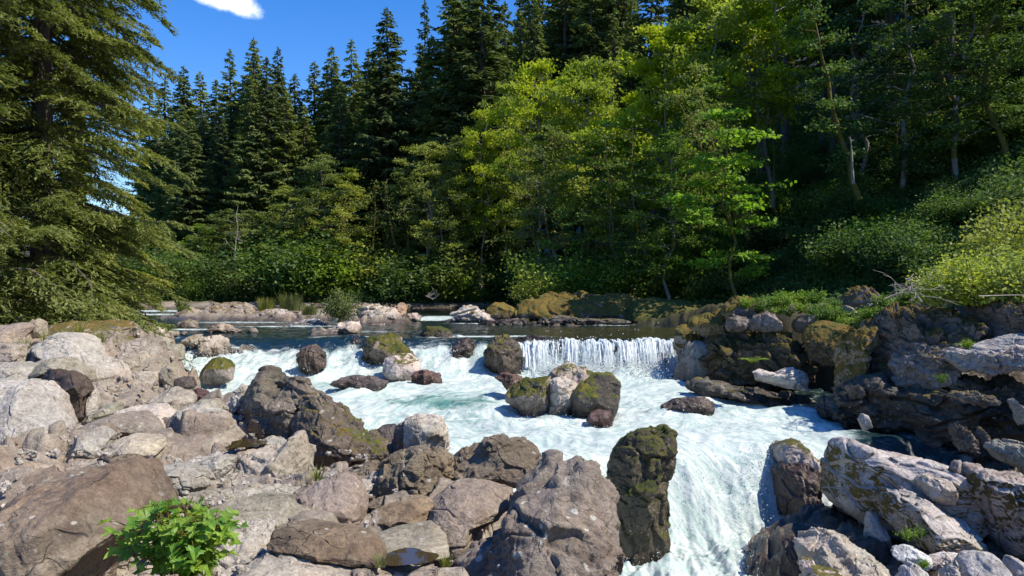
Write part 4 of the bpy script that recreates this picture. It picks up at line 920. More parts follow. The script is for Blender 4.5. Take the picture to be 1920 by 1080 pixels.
# riffles upstream
for (bx, by, dd, am, sx, sy) in ((820, 596, 57, .75, 3.2, 3.5), (780, 601, 53, .5, 2.5, 1.2), (250, 583, 74, .6, 10, 3.5), (330, 590, 64, .5, 7, 2.0), (180, 588, 66, .5, 5, 1.6), (455, 604, 49.5, .45, 4, 1.2), (520, 612, 44, .5, 3, .5), (600, 610, 45, .6, 2, .5), (350, 617, 41, .6, 2.2, .7), (700, 622, 39, .25, 3, 1), (1270, 606, 47, .55, 1.5, .5), (1150, 609, 45.5, .5, 2, .3), (900, 606, 48, .6, 2, .4), (660, 636, 34.6, .5, 2.0, .8), (960, 630, 35.2, .5, 1.5, .6), (890, 628, 35, .45, 1.5, .6)):
    q = P(bx, by, dd); foam += am*np.exp(-(((X-q[0])/sx)**2+((Y-q[1])/sy)**2))
foam *= 1-.85*sstep(.2, 1.0, X-wallx(Y))*(Y < 33)
Z += .10*fbm(pp*1.5, 4)*np.clip(foam, 0, 1)*(Y > 36)
# flow coordinates so streaks run with the current
fx = np.interp(Y, [15, 20, 24, 30, 34, 60], [.05, .55, .5, .15, .1, .3])
flow = np.stack([X*1.0-0*Y, Y*.36+X*.0, Z*.36], 1)
sw = fbm(pp*.22+11, 3); fl2 = np.stack([X+Y*fx+1.6*sw, (Y-X*fx)*.46+.7*sw, Z*.42], 1)
shallow = sstep(.5, 3, X)*sstep(32.2, 33, Y)*sstep(45, 42, Y)
i = np.arange(nrw-1)[:, None]*nc; j = np.arange(nc-1)[None, :]
Fq = np.stack([i+j, i+j+1, i+nc+j+1, i+nc+j], -1).reshape(-1, 4)
t = NT('river_water')
pos = t.n('ShaderNodeNewGeometry').outputs['Position']
fl = t.attr('flow', True); fo = t.attr('foam'); md = t.attr('churn'); sh = t.attr('shallow')
wv = t.n('ShaderNodeTexNoise', Vector=fl, Scale=1.1, Detail=4.0, Roughness=.6).outputs['Color']
fw = t.vmath('ADD', fl, t.vmath('MULTIPLY', wv, (1.1, .8, .6)))
na_ = t.noise(fw, 1.3, 7, .62, .9); nb_ = t.noise(fw, 4.6, 6, .66, .6); nc_ = t.noise(pos, 2.6, 7, .7)
rid = t.math('SUBTRACT', 1.0, t.math('MULTIPLY', t.math('ABSOLUTE', t.math('SUBTRACT', t.noise(fw, 3.2, 6, .62, .6), .5)), 5.0))
pat = t.math('ADD', t.math('MULTIPLY', na_, .48), t.math('ADD', t.math('MULTIPLY', nb_, .26), t.math('MULTIPLY', rid, .24)))
pat = t.math('ADD', pat, t.math('MULTIPLY', t.math('SUBTRACT', nc_, .25), .5))
thr = t.math('SUBTRACT', 1.0, fo)
ff = t.ramp(t.math('SUBTRACT', pat, t.math('MULTIPLY', thr, .95)), -.22, .22)
deep = t.mix(sh, C(.006, .018, .022), C(.035, .035, .012))
milky = t.mix(t.ramp(na_, .35, .65), C(.07, .18, .155), C(.18, .33, .29))
body = t.mix(md, deep, milky)
white = t.mix(t.ramp(nb_, .38, .62), C(.35, .455, .425), C(.57, .61, .585))
col = t.mix(ff, body, white)
rg = t.ramp(ff, 0, 1, .08, .55)
hh = t.math('ADD', t.math('MULTIPLY', na_, .6), t.math('ADD', t.math('MULTIPLY', nb_, .35), t.math('MULTIPLY', t.noise(fw, 28, 4, .7), .14)))
bp = t.n('ShaderNodeBump', Strength=t.ramp(md, 0, 1, .8, .6), Distance=.10, Height=hh)
bs = t.n('ShaderNodeBsdfPrincipled', Base_Color=col, Roughness=rg, Normal=bp.outputs[0], IOR=1.33)
t.t.links.new(bs.outputs[0], t.out.inputs[0])
churn = np.clip(sstep(.35, 1, ts), 0, 1)*(1-.95*sstep(.0, .9, X-wallx(Y))*(Y < 33))
rv = link('river_water', np_mesh('river_water', np.stack([X, Y, Z], 1), Fq, True, {'foam': np.clip(foam, 0, 1.05), 'churn': churn, 'flow': fl2, 'shallow': shallow}), t.m); rv['kind'] = 'structure'
wgrid = (X.copy(), Y.copy(), Z.copy(), foam.copy(), casc.copy(), t2.copy(), foot.copy(), boil.copy())

# ---- falling strands of the fall and spray
t = NT('white_water')
geo = t.n('ShaderNodeNewGeometry')
n = t.noise(geo.outputs['Position'], 9, 3)
b = t.n('ShaderNodeBsdfPrincipled', Base_Color=t.mix(t.ramp(n, .3, .7), C(.66, .74, .75), C(.9, .92, .93)), Roughness=.4)
tr = t.n('ShaderNodeBsdfTranslucent', Color=C(.8, .86, .87)); ms = t.n('ShaderNodeMixShader', Fac=.35)
t.t.links.new(b.outputs[0], ms.inputs[1]); t.t.links.new(tr.outputs[0], ms.inputs[2]); t.t.links.new(ms.outputs[0], t.out.inputs[0])
M['white_water'] = t.m
rs = np.random.RandomState(5)
def strands(n, x0, x1, brink, ztop, zbot, dens, wd=(.008, .036), v=(.5, 1.9)):
    V = []; Fs = []; off = 0; seg = 14
    for i in range(n):
        x = rs.uniform(x0, x1)
        if rs.rand() > dens(x): continue
        y0 = brink(x)+rs.uniform(-.15, .3)+float(lip(np.array([x]))[0]); z0 = ztop+rs.uniform(-.05, .05)+.05*math.sin(x*7+3*math.sin(x*1.7))+.03*math.sin(x*23); vv = rs.uniform(*v); w = rs.uniform(*wd)
        T = math.sqrt(2*(z0-zbot)/9.8); a, b_ = sorted(rs.uniform(0, 1, 2)); 
        if rs.rand() < .55: a, b_ = 0, rs.uniform(.5, 1)
        elif b_-a < .15: b_ = min(1, a+.25)
        tt = np.linspace(a, b_, seg+1)*T; ph = rs.uniform(0, 9); 
        xx = x+.05*np.sin(ph+tt*6)*tt+rs.normal()*.12*tt; zz = z0-4.9*tt*tt; yy = y0-vv*tt+.02*np.sin(ph*2+tt*25)
        ww = w*(.5+np.abs(np.sin(ph+tt*11+rs.normal(size=seg+1)*.5)))
        L = np.stack([xx-ww, yy+ww*.4*np.sin(ph), zz], 1); Mi = np.stack([xx, yy-ww*.6, zz], 1); Rt = np.stack([xx+ww, yy-ww*.4*np.sin(ph), zz], 1)
        V.append(np.stack([L, Mi, Rt], 1).reshape(-1, 3)); k = np.arange(seg)*3+off
        Fs += [np.stack([k, k+1, k+4, k+3], 1), np.stack([k+1, k+2, k+5, k+4], 1)]; off += 3*(seg+1)
    return np.concatenate(V), np.concatenate(Fs)
def dens(x):
    g = math.sin(x*2.3+1)*.25+math.sin(x*5.9)*.2+.62
    if 5.85 < x < 6.5: g *= .45
    if 4.0 < x < 4.6: g *= .3
    if 2.6 < x < 3.3: g *= .25
    if 1.3 < x < 2.2: g *= .2
    return g
V, Fc = merge([strands(9500, .9, 7.7, lambda x: 32.0, ZU+.02, ZM-.25, dens, (.005, .024)), strands(260, .9, 7.6, lambda x: 31.95, ZU+.0, ZM-.3, dens, (.04, .13), (.4, 1.0)), strands(1300, -.6, .9, lambda x: 32.3, ZU-.1, ZM+.1, lambda x: .7, (.006, .03), (1.2, 2.6))])
wf = link('waterfall', np_mesh('waterfall', V, Fc, True), M['white_water'])
tag(wf, 'curtain of white water falling over the ledge beside the gold mossy knuckle', 'waterfall', kind='structure')
# droplets
wx, wy, wzz, wfoam, wc, wt2, wft, wbl = wgrid
def drops(sel_w, n, hmax, s0, s1):
    p = np.maximum(sel_w, 0); p = p*(wy**1.0); p = p/p.sum(); k = rs.choice(len(p), n, p=p)
    h = hmax*rs.exponential(.35, n)
    c = np.stack([wx[k]+rs.normal(size=n)*.05, wy[k]+rs.normal(size=n)*.06, wzz[k]+h], 1); s = rs.uniform(s0, s1, n)*(wy[k]/25)
    o = np.array([[1, 0, -.6], [-.6, .8, -.6], [-.6, -.8, -.6], [0, 0, 1.1]])
    V = c[:, None, :]+o[None]*s[:, None, None]*rs.uniform(.6, 1.4, (n, 1, 3)); k4 = np.arange(n)[:, None]*4
    Fc = np.stack([k4+np.array([a]) for a in ([0, 1, 3], [1, 2, 3], [2, 0, 3], [0, 2, 1])], 1).reshape(-1, 3)
    return V.reshape(-1, 3), Fc
vis = (wx > leftx(wy)) & (wx < wallx(wy))
hot = (wc**2*.7*(wx < .8)*(wfoam > .72)*(wzz < ZU-.35)+wft*3+np.clip(4*wt2*(1-wt2), 0, 1)*.8+wbl*.5*(wy > 14))*vis*(wfoam > .5)
edge_ = np.exp(-((wx-(np.interp(wy, [15, 19], [5.2, 6.6])))/.6)**2)*(wy > 15)*(wy < 18.6)*vis
V1, F1_ = drops(hot+edge_*2.2, 13000, .42, .008, .022)
V2, F2_ = drops(vis*(wfoam > .75)*(wy < 34)*(wx > leftx(wy)+.5), 4200, .12, .008, .02)
V3, F3_ = drops((np.clip(4*wt2*(1-wt2), 0, 1)*1.0+wbl*.8*(wy > 14))*vis, 2600, .16, .006, .02)
V4, F4_ = drops(wft*vis, 5000, .5, .007, .022)
V, Fc = merge([(V1, F1_), (V2, F2_), (V3, F3_), (V4, F4_)])
sp = link('spray', np_mesh('spray', V, Fc, True), M['white_water']); tag(sp, 'white droplets thrown up along the rapids and the fall', 'water spray', kind='stuff')

# ---- gravel and small stones in the hollows of the left bank
rs = np.random.RandomState(31); N_ = 2600
d = 4.2+22*rs.rand(N_)**1.5; x = (rs.uniform(-60, 1060, N_)-960)/F*d; ok = x < leftx(d)-.5; x = x[ok]; d = d[ok]
S0, Fi = ico(2); n_ = len(x); zz = land_z(x, d)
sz_ = rs.uniform(.010, .038, n_)*(.6+d/14)
Vp = S0[None]*(1+.22*rs.normal(size=(n_, len(S0), 1)))*sz_[:, None, None]*rs.uniform(.6, 1.2, (n_, 1, 3))+np.stack([x, d, zz+.05], 1)[:, None, :]
Fp = (Fi[None]+(np.arange(n_)*len(S0))[:, None, None]).reshape(-1, 3)
gv = link('gravel', np_mesh('gravel', Vp.reshape(-1, 3), Fp, False, {'wet': np.zeros(n_*len(S0))}), M['tan']); tag(gv, 'loose gravel and small stones in the hollows between the rocks', 'gravel', kind='stuff')
# ------------------------------------------------------------------ trees and plants
L_ = {}
L_['fir'] = leaf_mat('fir_needles', (.14, .195, .06), (.21, .25, .08), trans=.3, var=.14, rough=.7)
L_['firnear'] = leaf_mat('near_fir_needles', (.15, .19, .042), (.235, .255, .066), trans=.35, var=.06, rough=.65, vscale=.9)
L_['alder'] = leaf_mat('alder_leaves', (.25, .33, .03), (.36, .42, .055), trans=.5, var=.1, vscale=.25)
L_['maple'] = leaf_mat('maple_leaves', (.16, .30, .04), (.24, .38, .07), trans=.5, var=.05)
L_['olive'] = leaf_mat('olive_leaves', (.17, .22, .045), (.25, .29, .075), trans=.4, var=.14, vscale=.3)
L_['green'] = leaf_mat('thicket_leaves', (.11, .195, .028), (.17, .265, .05), trans=.4, var=.18, vscale=.3)
L_['shade'] = leaf_mat('shade_painted_leaves', (.075, .14, .028), (.12, .195, .045), trans=.35, var=.15, vscale=.3)  # darker copy of the thicket leaves, shade put into the colour
L_['yellow'] = leaf_mat('yellow_green_leaves', (.27, .34, .05), (.38, .43, .12), trans=.4, var=.06, vscale=2)
L_['herb'] = leaf_mat('herb_leaves', (.12, .22, .03), (.19, .29, .06), trans=.45, var=.1, vscale=2)
L_['vivid'] = leaf_mat('vivid_maple_leaves', (.10, .25, .018), (.25, .38, .03), trans=.45, var=.0, rough=.45, spec=.4, vscale=7)
L_['grass'] = leaf_mat('grass_blades', (.15, .19, .04), (.24, .24, .08), trans=.4, var=.1, vscale=3)
B_ = {}
B_['fir'] = bark_mat('fir_bark', (.075, .058, .045), (.15, .125, .105))
B_['grey'] = bark_mat('alder_bark', (.17, .15, .125), (.30, .28, .245), mossy=.35, mc=(.15, .13, .03))
B_['moss'] = bark_mat('mossy_bark', (.11, .085, .05), (.2, .16, .10), mossy=.75, mc=(.13, .11, .022))
B_['dead'] = bark_mat('dead_wood', (.30, .265, .225), (.46, .42, .37))
B_['drift'] = bark_mat('driftwood', (.42, .36, .28), (.56, .50, .42))
def tree_proto(kind, gen, lm, bm_, foliage='crown'):
    (tv, tf), (cv, cf) = gen
    return (kind, np_mesh(kind+'_trunk', tv, tf, True), np_mesh(kind+'_crown', cv, cf, False), L_[lm], B_[bm_], foliage)
def plant_tree(proto, x, y, z, scale, rot, label, cat, group=None, sxy=None, tilt=None):
    kind, tm, cm, lm, bm_, fol = proto
    r = empty(kind, (x, y, z), rot); s = sxy if sxy else scale; r.scale = (s, s, scale)
    if tilt: r.rotation_euler = (tilt[0], tilt[1], rot)
    link('trunk' if kind.endswith('tree') or kind == 'conifer' else 'stems', tm, bm_, r); link(fol, cm, lm, r)
    tag(r, label, cat, group); return r
rr = random.Random(11)
print('veg', flush=True)
FIR = [tree_proto('conifer', conifer(50+k, 30, 4.3, clear=.14+.05*(k % 3), nb=330, tw=22, lw=.07, droop=.3+.05*(k % 3), sparse=.08*(k % 2)), 'fir', 'fir') for k in range(5)]
FIRS = [tree_proto('conifer', conifer(70+k, 30, 3.8, clear=.36, nb=230, tw=16, lw=.09, droop=.45), 'fir', 'fir') for k in range(2)]
SKY = [  # top pixel x, y, distance, label
 (345,125,104,'small pointed conifer, leftmost on the skyline beside the big near conifer'),(376,138,108,'conifer just right of the leftmost skyline tip'),
 (405,150,104,None),(433,95,100,'slim pale-topped conifer left of the tall twin spires'),(455,150,97,None),(478,74,94,'tall pointed conifer forming the left one of the twin spires'),
 (520,92,97,'tall conifer forming the right one of the twin spires'),(552,140,104,'lower conifer in the dip right of the twin spires'),(588,118,104,'conifer between the skyline dip and the middle group'),
 (620,88,100,'left conifer of the middle skyline group'),(658,75,98,'sharp conifer in the middle skyline group'),(690,95,108,None),
 (728,16,86,'tall broad conifer standing out left of the slim spire'),(798,4,92,'slim lonely spire conifer with sky on both sides'),
 (852,-45,86,'loose branched conifer whose top leaves the frame right of the slim spire'),(905,-70,82,'dense tall conifer with cut off top in the upper middle'),(946,8,100,'conifer at the right end of the sky opening'),
 (985,-10,96,None),(1015,-40,90,None),(1060,-80,84,None),(1110,-100,80,None),(1160,-120,80,None),(770,130,100,None),(835,120,100,None),(310,150,110,None),(280,160,112,None),(640,160,92,None),(700,190,92,None),(500,190,92,None),(570,200,94,None),(420,220,92,None),(350,230,94,None),(450,260,90,None),(610,240,90,None),(880,120,84,None),(960,130,86,None),(760,220,90,None),(820,230,88,None),(680,250,89,None),(540,270,89,None),(390,300,89,None),(330,320,88,None)]
for i_, (px_, py_, d, lab) in enumerate(SKY):
    d += 14 if px_ < 980 else 32
    top = P(px_, py_, d); z0 = gz(top[0], d)-.5; H = top[2]-z0
    p_ = FIR[i_ % 5]; s = H/30
    wd = {728: 1.45, 798: .85, 905: 1.7, 852: 1.5, 478: 1.35}.get(px_, rr.uniform(1.1, 1.5))
    plant_tree(p_, top[0], d, z0, s, rr.uniform(0, 6.28), lab or 'dark conifer packed into the forest wall across the river', 'conifer', 'conifers of the forest wall', sxy=min(1.35, s)*wd)
sx_ = [k[0] for k in sorted(SKY[:24])]; sy_ = [k[1] for k in sorted(SKY[:24])]
for k in range(64):
    px_ = rr.uniform(285, 1010) if k < 48 else rr.uniform(985, 1290); d = rr.uniform(100, 124) if k < 48 else rr.uniform(112, 130)
    ty = np.interp(px_, sx_, sy_)+rr.uniform(18, 95) if k < 48 else rr.uniform(-140, -20)
    top = P(px_, ty, d); z0 = gz(top[0], d)-.5; s = (top[2]-z0)/30
    plant_tree(FIR[k % 5], top[0], d, z0, s, rr.uniform(0, 6.28), 'dark conifer packed into the forest wall across the river', 'conifer', 'conifers of the forest wall', sxy=min(1.3, s)*rr.uniform(1.1, 1.5))
# conifers on the shaded hill and behind
n = 0
for k in range(400):
    d = rr.uniform(52, 130); px_ = rr.uniform(1000, 2500) if d > 70 else rr.uniform(1330, 2600)
    x = (px_-960)/F*d
    s_ = (x-12.4)*.973+(d-62)*.228
    if s_ < 9 or x > 85 or (1250 < px_ < 1500 and d < 75): continue
    H = rr.uniform(24, 36)
    plant_tree(FIRS[k % 2] if k % 3 else FIR[k % 5], x, d, gz(x, d)-.6, H/30, rr.uniform(0, 6.28), 'tall dark conifer in the shade of the right hillside', 'conifer', 'conifers on the right hillside', sxy=rr.uniform(1.0, 1.35)); n += 1
    if n >= 78: break
for k in range(14):   # forest beyond the left bank, out to the side
    d = rr.uniform(40, 90); x = -rr.uniform(.70, 1.2)*d
    plant_tree(FIR[k % 5], x, d, gz(x, d)-.5, rr.uniform(.9, 1.2), rr.uniform(0, 6.28), 'dark conifer packed into the forest wall across the river', 'conifer', 'conifers of the forest wall', sxy=1.1)
# big near conifers on the left bank
for (px_, d, H, R0, cl, nb, lab, sd) in ((80, 23.5, 26, 4.4, .02, 290, 'huge shaggy olive-green conifer with drooping sprays at the left edge', 1), (148, 30, 29, 3.3, .03, 290, 'tall olive-green conifer overlapping the right side of the huge shaggy one', 2), (-95, 21, 25, 4.4, .04, 190, 'near conifer cut off by the left edge of the frame', 3), (25, 33, 30, 4.4, .02, 190, 'conifer standing behind the huge shaggy one at left', 4)):
    x = (px_-960)/F*d; z = gz(x, d)-.3
    tr_, cr_ = near_conifer(sd, H, R0, cl, nb)
    r = empty('conifer', (x, d, z)); tag(r, lab, 'conifer', 'big conifers on the left bank')
    link('trunk', np_mesh('near_trunk', *tr_), B_['fir'], r); link('crown', np_mesh('near_crown', *cr_, smooth=False), L_['firnear'], r)
    if sd in (1, 3):
        rs = np.random.RandomState(sd+40)
        for q in range(5):
            zb = (540-[110, 235, 300, 60, 380][q])/F*d-z; az = rs.uniform(-2.6, -.5); pts = []
            t_ = np.linspace(0, 1, 7); L = rs.uniform(2.5, 3.6); c0 = np.array([0, 0, zb]); dv = np.array([math.cos(az), math.sin(az), 0])
            b0 = c0+dv*L*t_[:, None]+np.column_stack([0*t_, 0*t_, -.4*t_**2*L*.5]); pts.append((b0, .03*(1-t_*.8)))
            for j in range(34):
                s = rs.uniform(.3, 1); c = np.array([np.interp(s, t_, b0[:, m]) for m in range(3)]); v = unit(dv*.7+rs.normal(size=3)*[.7, .7, .2]); l = rs.uniform(.3, .9); tt = np.linspace(0, 1, 4)[:, None]
                pts.append((c+v*l*tt+np.array([0, 0, -.35])*l*tt**2, np.array([.008, .006, .005, .003])))
            V, Fc = tubes(pts, 4); db = link('dead_branch', np_mesh('dead_branch', V, Fc), B_['dead'], r); db['label'] = 'bare grey dead branch sticking out of the crown'
# broadleaf trees
def BL(seed, **kw): return broadleaf(seed, **kw)
AL = [tree_proto('alder_tree', BL(200+k, H=20, R=4.0, nleaf=10500, leaf=.20, trunk_r=.20, clear=.36, limbs=24, cl=1.05, flat=.4, forks=3), 'alder', 'grey') for k in range(4)]
LO = [tree_proto('broadleaf_tree', BL(220+k, H=20, R=4.4, nleaf=10500, leaf=.19, trunk_r=.20, clear=.14, limbs=28, cl=.95, flat=.36, forks=3), 'olive', 'grey') for k in range(3)]
OL = LO
GR = [('broadleaf_tree', p[1], p[2].copy(), L_['green'], B_['moss'], p[5]) for p in LO]
for p in GR: p[2].materials.clear()
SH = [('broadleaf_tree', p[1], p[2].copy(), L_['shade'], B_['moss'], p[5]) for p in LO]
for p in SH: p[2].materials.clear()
DEC = [ # px, top y, base y, d, width scale, proto set, label
 (905,185,72,.75,AL,'pale-trunked alder at the left end of the bright yellow-green grove'),(950,125,72,.95,AL,'rounded alder in the left half of the bright grove'),
 (1010,88,74,1.1,AL,'tall bright alder left of the grove centre'),(1068,80,72,1.1,AL,'brightest alder crown at the centre of the grove'),(1125,86,70,1.0,AL,'bright alder right of the grove centre'),
 (1178,150,66,.9,AL,'alder at the right end of the bright grove'),(862,235,75,.75,OL,'lower olive tree at the left foot of the bright grove'),(1040,215,66,.85,OL,'olive tree under the centre of the bright grove'),
 (1112,250,62,.85,GR,'darker broadleaf tree below the bright grove'),(1165,280,58,.8,GR,'shaded broadleaf tree right of the darker one below the grove'),(985,250,68,.8,OL,'thin olive tree below the left of the bright grove'),
 (1218,45,62,.95,AL,'alder with yellow crown left of the tall green ones at upper right'),(1262,5,60,1.1,AL,'tall yellow-green alder reaching the top edge at upper right'),(1330,-60,60,1.1,AL,'tall alder cut off by the top edge above the bright maple'),
 (1400,-90,63,1.1,AL,'tall alder cut off by the top edge right of the one above the maple'),(1470,-70,60,1.0,AL,'tall alder cut off by the top edge left of the mossy trunk'),
 (600,275,80,1.1,OL,'spreading olive tree with visible branches across the river'),(652,300,77,.95,OL,'olive tree leaning over the right of the spreading one'),(545,335,80,.95,OL,'olive tree left of the spreading one'),
 (478,385,82,.85,OL,'small olive tree at the far bank below the twin spires'),(420,385,83,.85,OL,'leftmost small olive tree of the far bank'),(800,245,76,1.0,OL,'olive green tree with twisted pale limbs left of the grove'),
 (838,255,73,.8,OL,'narrow olive tree right of the twisted one'),(752,300,78,.8,OL,'pale olive tree left of the twisted one'),(380,410,84,.7,GR,'small dark broadleaf at the far bank beside the near conifer'),
 (1250,230,54,.75,GR,'leafy dark tree left of the bright maple'),(1330,120,56,.85,GR,'green tree behind the bright maple'),(1700,-60,48,1.0,GR,'tall broadleaf with arching crown at upper right'),(1795,-90,46,1.0,GR,'tall broadleaf second from the right edge'),(1890,-120,44,1.0,GR,'tall broadleaf at the right edge'),(1620,-60,54,.9,GR,'broadleaf between the mossy trunk and the arching crown')]
for i_, (px_, ty, d, ws, ps, lab) in enumerate(DEC):
    if px_ < 1000: d = 86.5+(d-72)*.4
    x = (px_-960)/F*d; z0 = gz(x, d)-.3; H = (540-ty)/F*d-z0
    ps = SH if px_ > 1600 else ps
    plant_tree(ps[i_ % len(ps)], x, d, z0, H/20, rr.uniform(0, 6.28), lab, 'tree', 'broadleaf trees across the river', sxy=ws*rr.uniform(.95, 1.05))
# bright maple in front, in flat layers
mp = tree_proto('maple_tree', broadleaf(301, H=9.6, R=2.7, nleaf=4200, leaf=.17, trunk_r=.10, clear=.18, limbs=19, cl=.85, flat=.16, forks=2), 'maple', 'moss')
x = P(1392, 0, 46)[0]; z0 = gz(x, 46); plant_tree(mp, x, 46, z0-.2, ((540-168)/F*46-z0)/9.6, .6, 'bright green maple with flat layered leaves lit against the dark hill', 'tree')
# leaning mossy trunks
def lean_tree(a, b, d, r0, lab, seed, nl=1500, R=1.6, leafm='olive', clear=.15, name='leaning_tree'):
    if a[0] < 975: d = max(d, 87)
    p0 = P(*a, d); p1 = P(*b, d); H = p1[2]-p0[2]; ln_ = ((p1[0]-p0[0])/H, 0.02)
    tv, cv = broadleaf(seed, H, R, nleaf=nl, leaf=.16, trunk_r=r0, lean=ln_, clear=clear, limbs=20, cl=.8, flat=.5, forks=1, wobble=.006)
    r = empty(name, tuple(p0)); r['group'] = 'slim trunks across the river' if lab.startswith('slim trunk') else 'mossy trunks'; link('trunk', np_mesh(name+'_trunk', *tv), B_['moss'], r); link('crown', np_mesh(name+'_crown', *cv, smooth=False), L_[leafm], r)
    tag(r, lab, 'tree')
lean_tree((1405,450), (1265,150), 50, .13, 'slim golden mossy trunk leaning left behind the maple', 401)
lean_tree((1375,440), (1290,90), 54, .13, 'slim mossy trunk leaning left, nearer the dark tree', 402)
lean_tree((1612,375), (1515,-70), 46, .19, 'thick leaning trunk wrapped in moss and leaves at upper right', 403, nl=5200, R=1.9, leafm='green', clear=.08)
lean_tree((1690,300), (1655,-60), 56, .2, 'dark bare trunk right of the moss-wrapped one', 404, nl=300)
lean_tree((1805,290), (1740,-40), 50, .22, 'dark trunk leaning left under the arching crown', 405, nl=300)
lean_tree((1130,470), (1085,320), 58, .10, 'short pale trunk leaning left among the shaded broadleaves', 406, nl=900, leafm='olive')
lean_tree((908,450), (903,200), 70, .12, 'straight pale trunk below the left end of the bright grove', 407, nl=500, R=1.0)
lean_tree((740,460), (722,330), 78, .14, 'straight dark trunk rising from the thicket left of centre', 408, nl=200, R=.8)
for k, (px_, by, ty, d) in enumerate([(700,470,330,76),(765,480,300,74),(860,470,290,70),(960,480,250,66),(1005,485,270,64),(1060,480,210,60),(1150,470,230,56),(1195,480,200,54),(1310,430,150,52),(1420,330,60,56),(1450,340,30,58),(640,480,360,78),(580,480,370,79),(520,490,390,80),(1680,330,40,52),(1850,270,20,48),(1755,300,10,54)]):
    lean_tree((px_, by), (px_+rr.uniform(-28, 14), ty), d, rr.uniform(.07, .12), 'slim trunk with sparse leaves standing among the trees across the river', 430+k, nl=350, R=1.3)
# bare dead tree and snag
rs = np.random.RandomState(8)
def bare(px0, py0, px1, py1, d, r0, lab, seed, nm='dead_tree', n_=22, L=1.4, mat='dead'):
    rs = np.random.RandomState(seed); a = P(px0, py0, d); b = P(px1, py1, d); t_ = np.linspace(0, 1, 9)
    tr = a+(b-a)*t_[:, None]+np.cumsum(rs.normal(size=(9, 3))*.02*np.linalg.norm(b-a), 0)*t_[:, None]; ps = [(tr-a, r0*(1-.75*t_))]
    for q in range(n_):
        s = rs.uniform(.25, 1); c = np.array([np.interp(s, t_, (tr-a)[:, m]) for m in range(3)]); v = unit(rs.normal(size=3)*[1, .8, .5]+[0, 0, .35]); l = L*rs.uniform(.4, 1)*(1.2-s*.6); tt = np.linspace(0, 1, 6)
        p = c+v*l*tt[:, None]+np.cumsum(rs.normal(size=(6, 3))*.05*l, 0); ps.append((p, r0*.3*(1-tt*.8)+.004))
        for w_ in range(3):
            c2 = p[rs.randint(2, 6)]; v2 = unit(v+rs.normal(size=3)*.8); ps.append((c2+v2*l*.4*np.linspace(0, 1, 4)[:, None], r0*.12*(1-np.linspace(0, 1, 4)*.8)+.003))
    V, Fc = tubes(ps, 5); o = link(nm, np_mesh(nm, V, Fc), B_[mat], loc=tuple(a)); tag(o, lab, 'dead tree' if nm == 'dead_tree' else nm.replace('_', ' ')); return o
bare(800, 490, 812, 365, 87, .13, 'bare grey dead tree with a tangle of twigs left of the grove', 21, n_=34, L=2.6)
bare(440, 540, 442, 395, 86, .09, 'thin bleached dead tree on the far bank at left', 22, n_=16, L=1.6)
bare(798, 555, 812, 560, 66, .05, 'pale dead branch hanging over the far water', 23, nm='dead_branch', n_=8, L=1.2)
bare(1600, 345, 1590, 250, 44, .11, 'broken grey snag on the dark hillside beside the moss-wrapped trunk', 24, n_=2, L=.5, mat='grey')
bare(1728, 566, 1700, 520, 19.8, .018, 'dry forked twigs left of the yellow-green bush', 25, nm='dead_branch', n_=12, L=.9)
bare(1660, 560, 1712, 535, 20.5, .02, 'pale dry branch lying left of the yellow-green bush', 26, nm='dead_branch', n_=6, L=.6)
def log(pts, d, r, lab):
    W = np.array([P(x, y, d) for x, y in pts]); c = W.mean(0); t_ = np.linspace(0, 1, 12); k_ = np.linspace(0, 1, len(W))
    Q = np.stack([np.interp(t_, k_, W[:, m]) for m in range(3)], 1)-c; Q += rs.normal(size=Q.shape)*r*.12
    V, Fc = tubes([(Q, r*(1-.35*t_)*(1+.1*rs.normal(size=12)))], 10)
    caps = []
    o = link('driftwood_log', np_mesh('driftwood_log', V, Fc), B_['drift'], loc=tuple(c)); tag(o, lab, 'driftwood')
log([(846,590),(868,584),(893,577)], 49.3, .14, 'pale driftwood log sticking out at the left tip of the mossy island')
log([(1835,555),(1880,554),(1990,552)], 18.6, .014, 'thin straight pale stick lying on top of the right cliff')
log([(608,618),(622,606),(634,597)], 45, .10, 'brown driftwood stick leaning by the bush on the gravel bar')
# bushes
BU = [tree_proto('bush', bush(500+k, 3.2, 2.2, nleaf=5200, leaf=.15, stems=30), 'green', 'fir', 'foliage') for k in range(3)]
BUO = [(p[0], p[1], p[2].copy(), L_['olive'], p[4], p[5]) for p in BU]
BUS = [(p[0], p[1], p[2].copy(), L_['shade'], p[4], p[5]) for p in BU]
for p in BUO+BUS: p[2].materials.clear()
for k in range(105):
    px_ = rr.uniform(150, 1010); d = rr.uniform(84.5, 93)
    x = (px_-960)/F*d
    pr = (BU if rr.random() < .3 else BUO if rr.random() < .35 else BUS)[k % 3]; s = rr.uniform(.4, 1.2)*rr.uniform(.8, 2.2)*(.6+.6*abs(math.sin(px_*.013+1)))
    plant_tree(pr, x, d, gz(x, d)-.3, s, rr.uniform(0, 6.28), 'leafy shrub in the thicket lining the far bank', 'shrub', 'shrubs along the far bank', sxy=s*rr.uniform(.9, 1.4))
for k in range(46):
    px_ = rr.uniform(975, 1450); d = rr.uniform(56.5, 66); x = (px_-960)/F*d
    if x < wallx(d)+.8: continue
    s = rr.uniform(.5, 1.25); pr = (BU if rr.random() < .6 else BUO)[k % 3]
    plant_tree(pr, x, d, gz(x, d)-.3, s, rr.uniform(0, 6.28), 'leafy shrub behind the mossy island', 'shrub', 'shrubs behind the mossy island', sxy=s*rr.uniform(1, 1.4))
n = 0
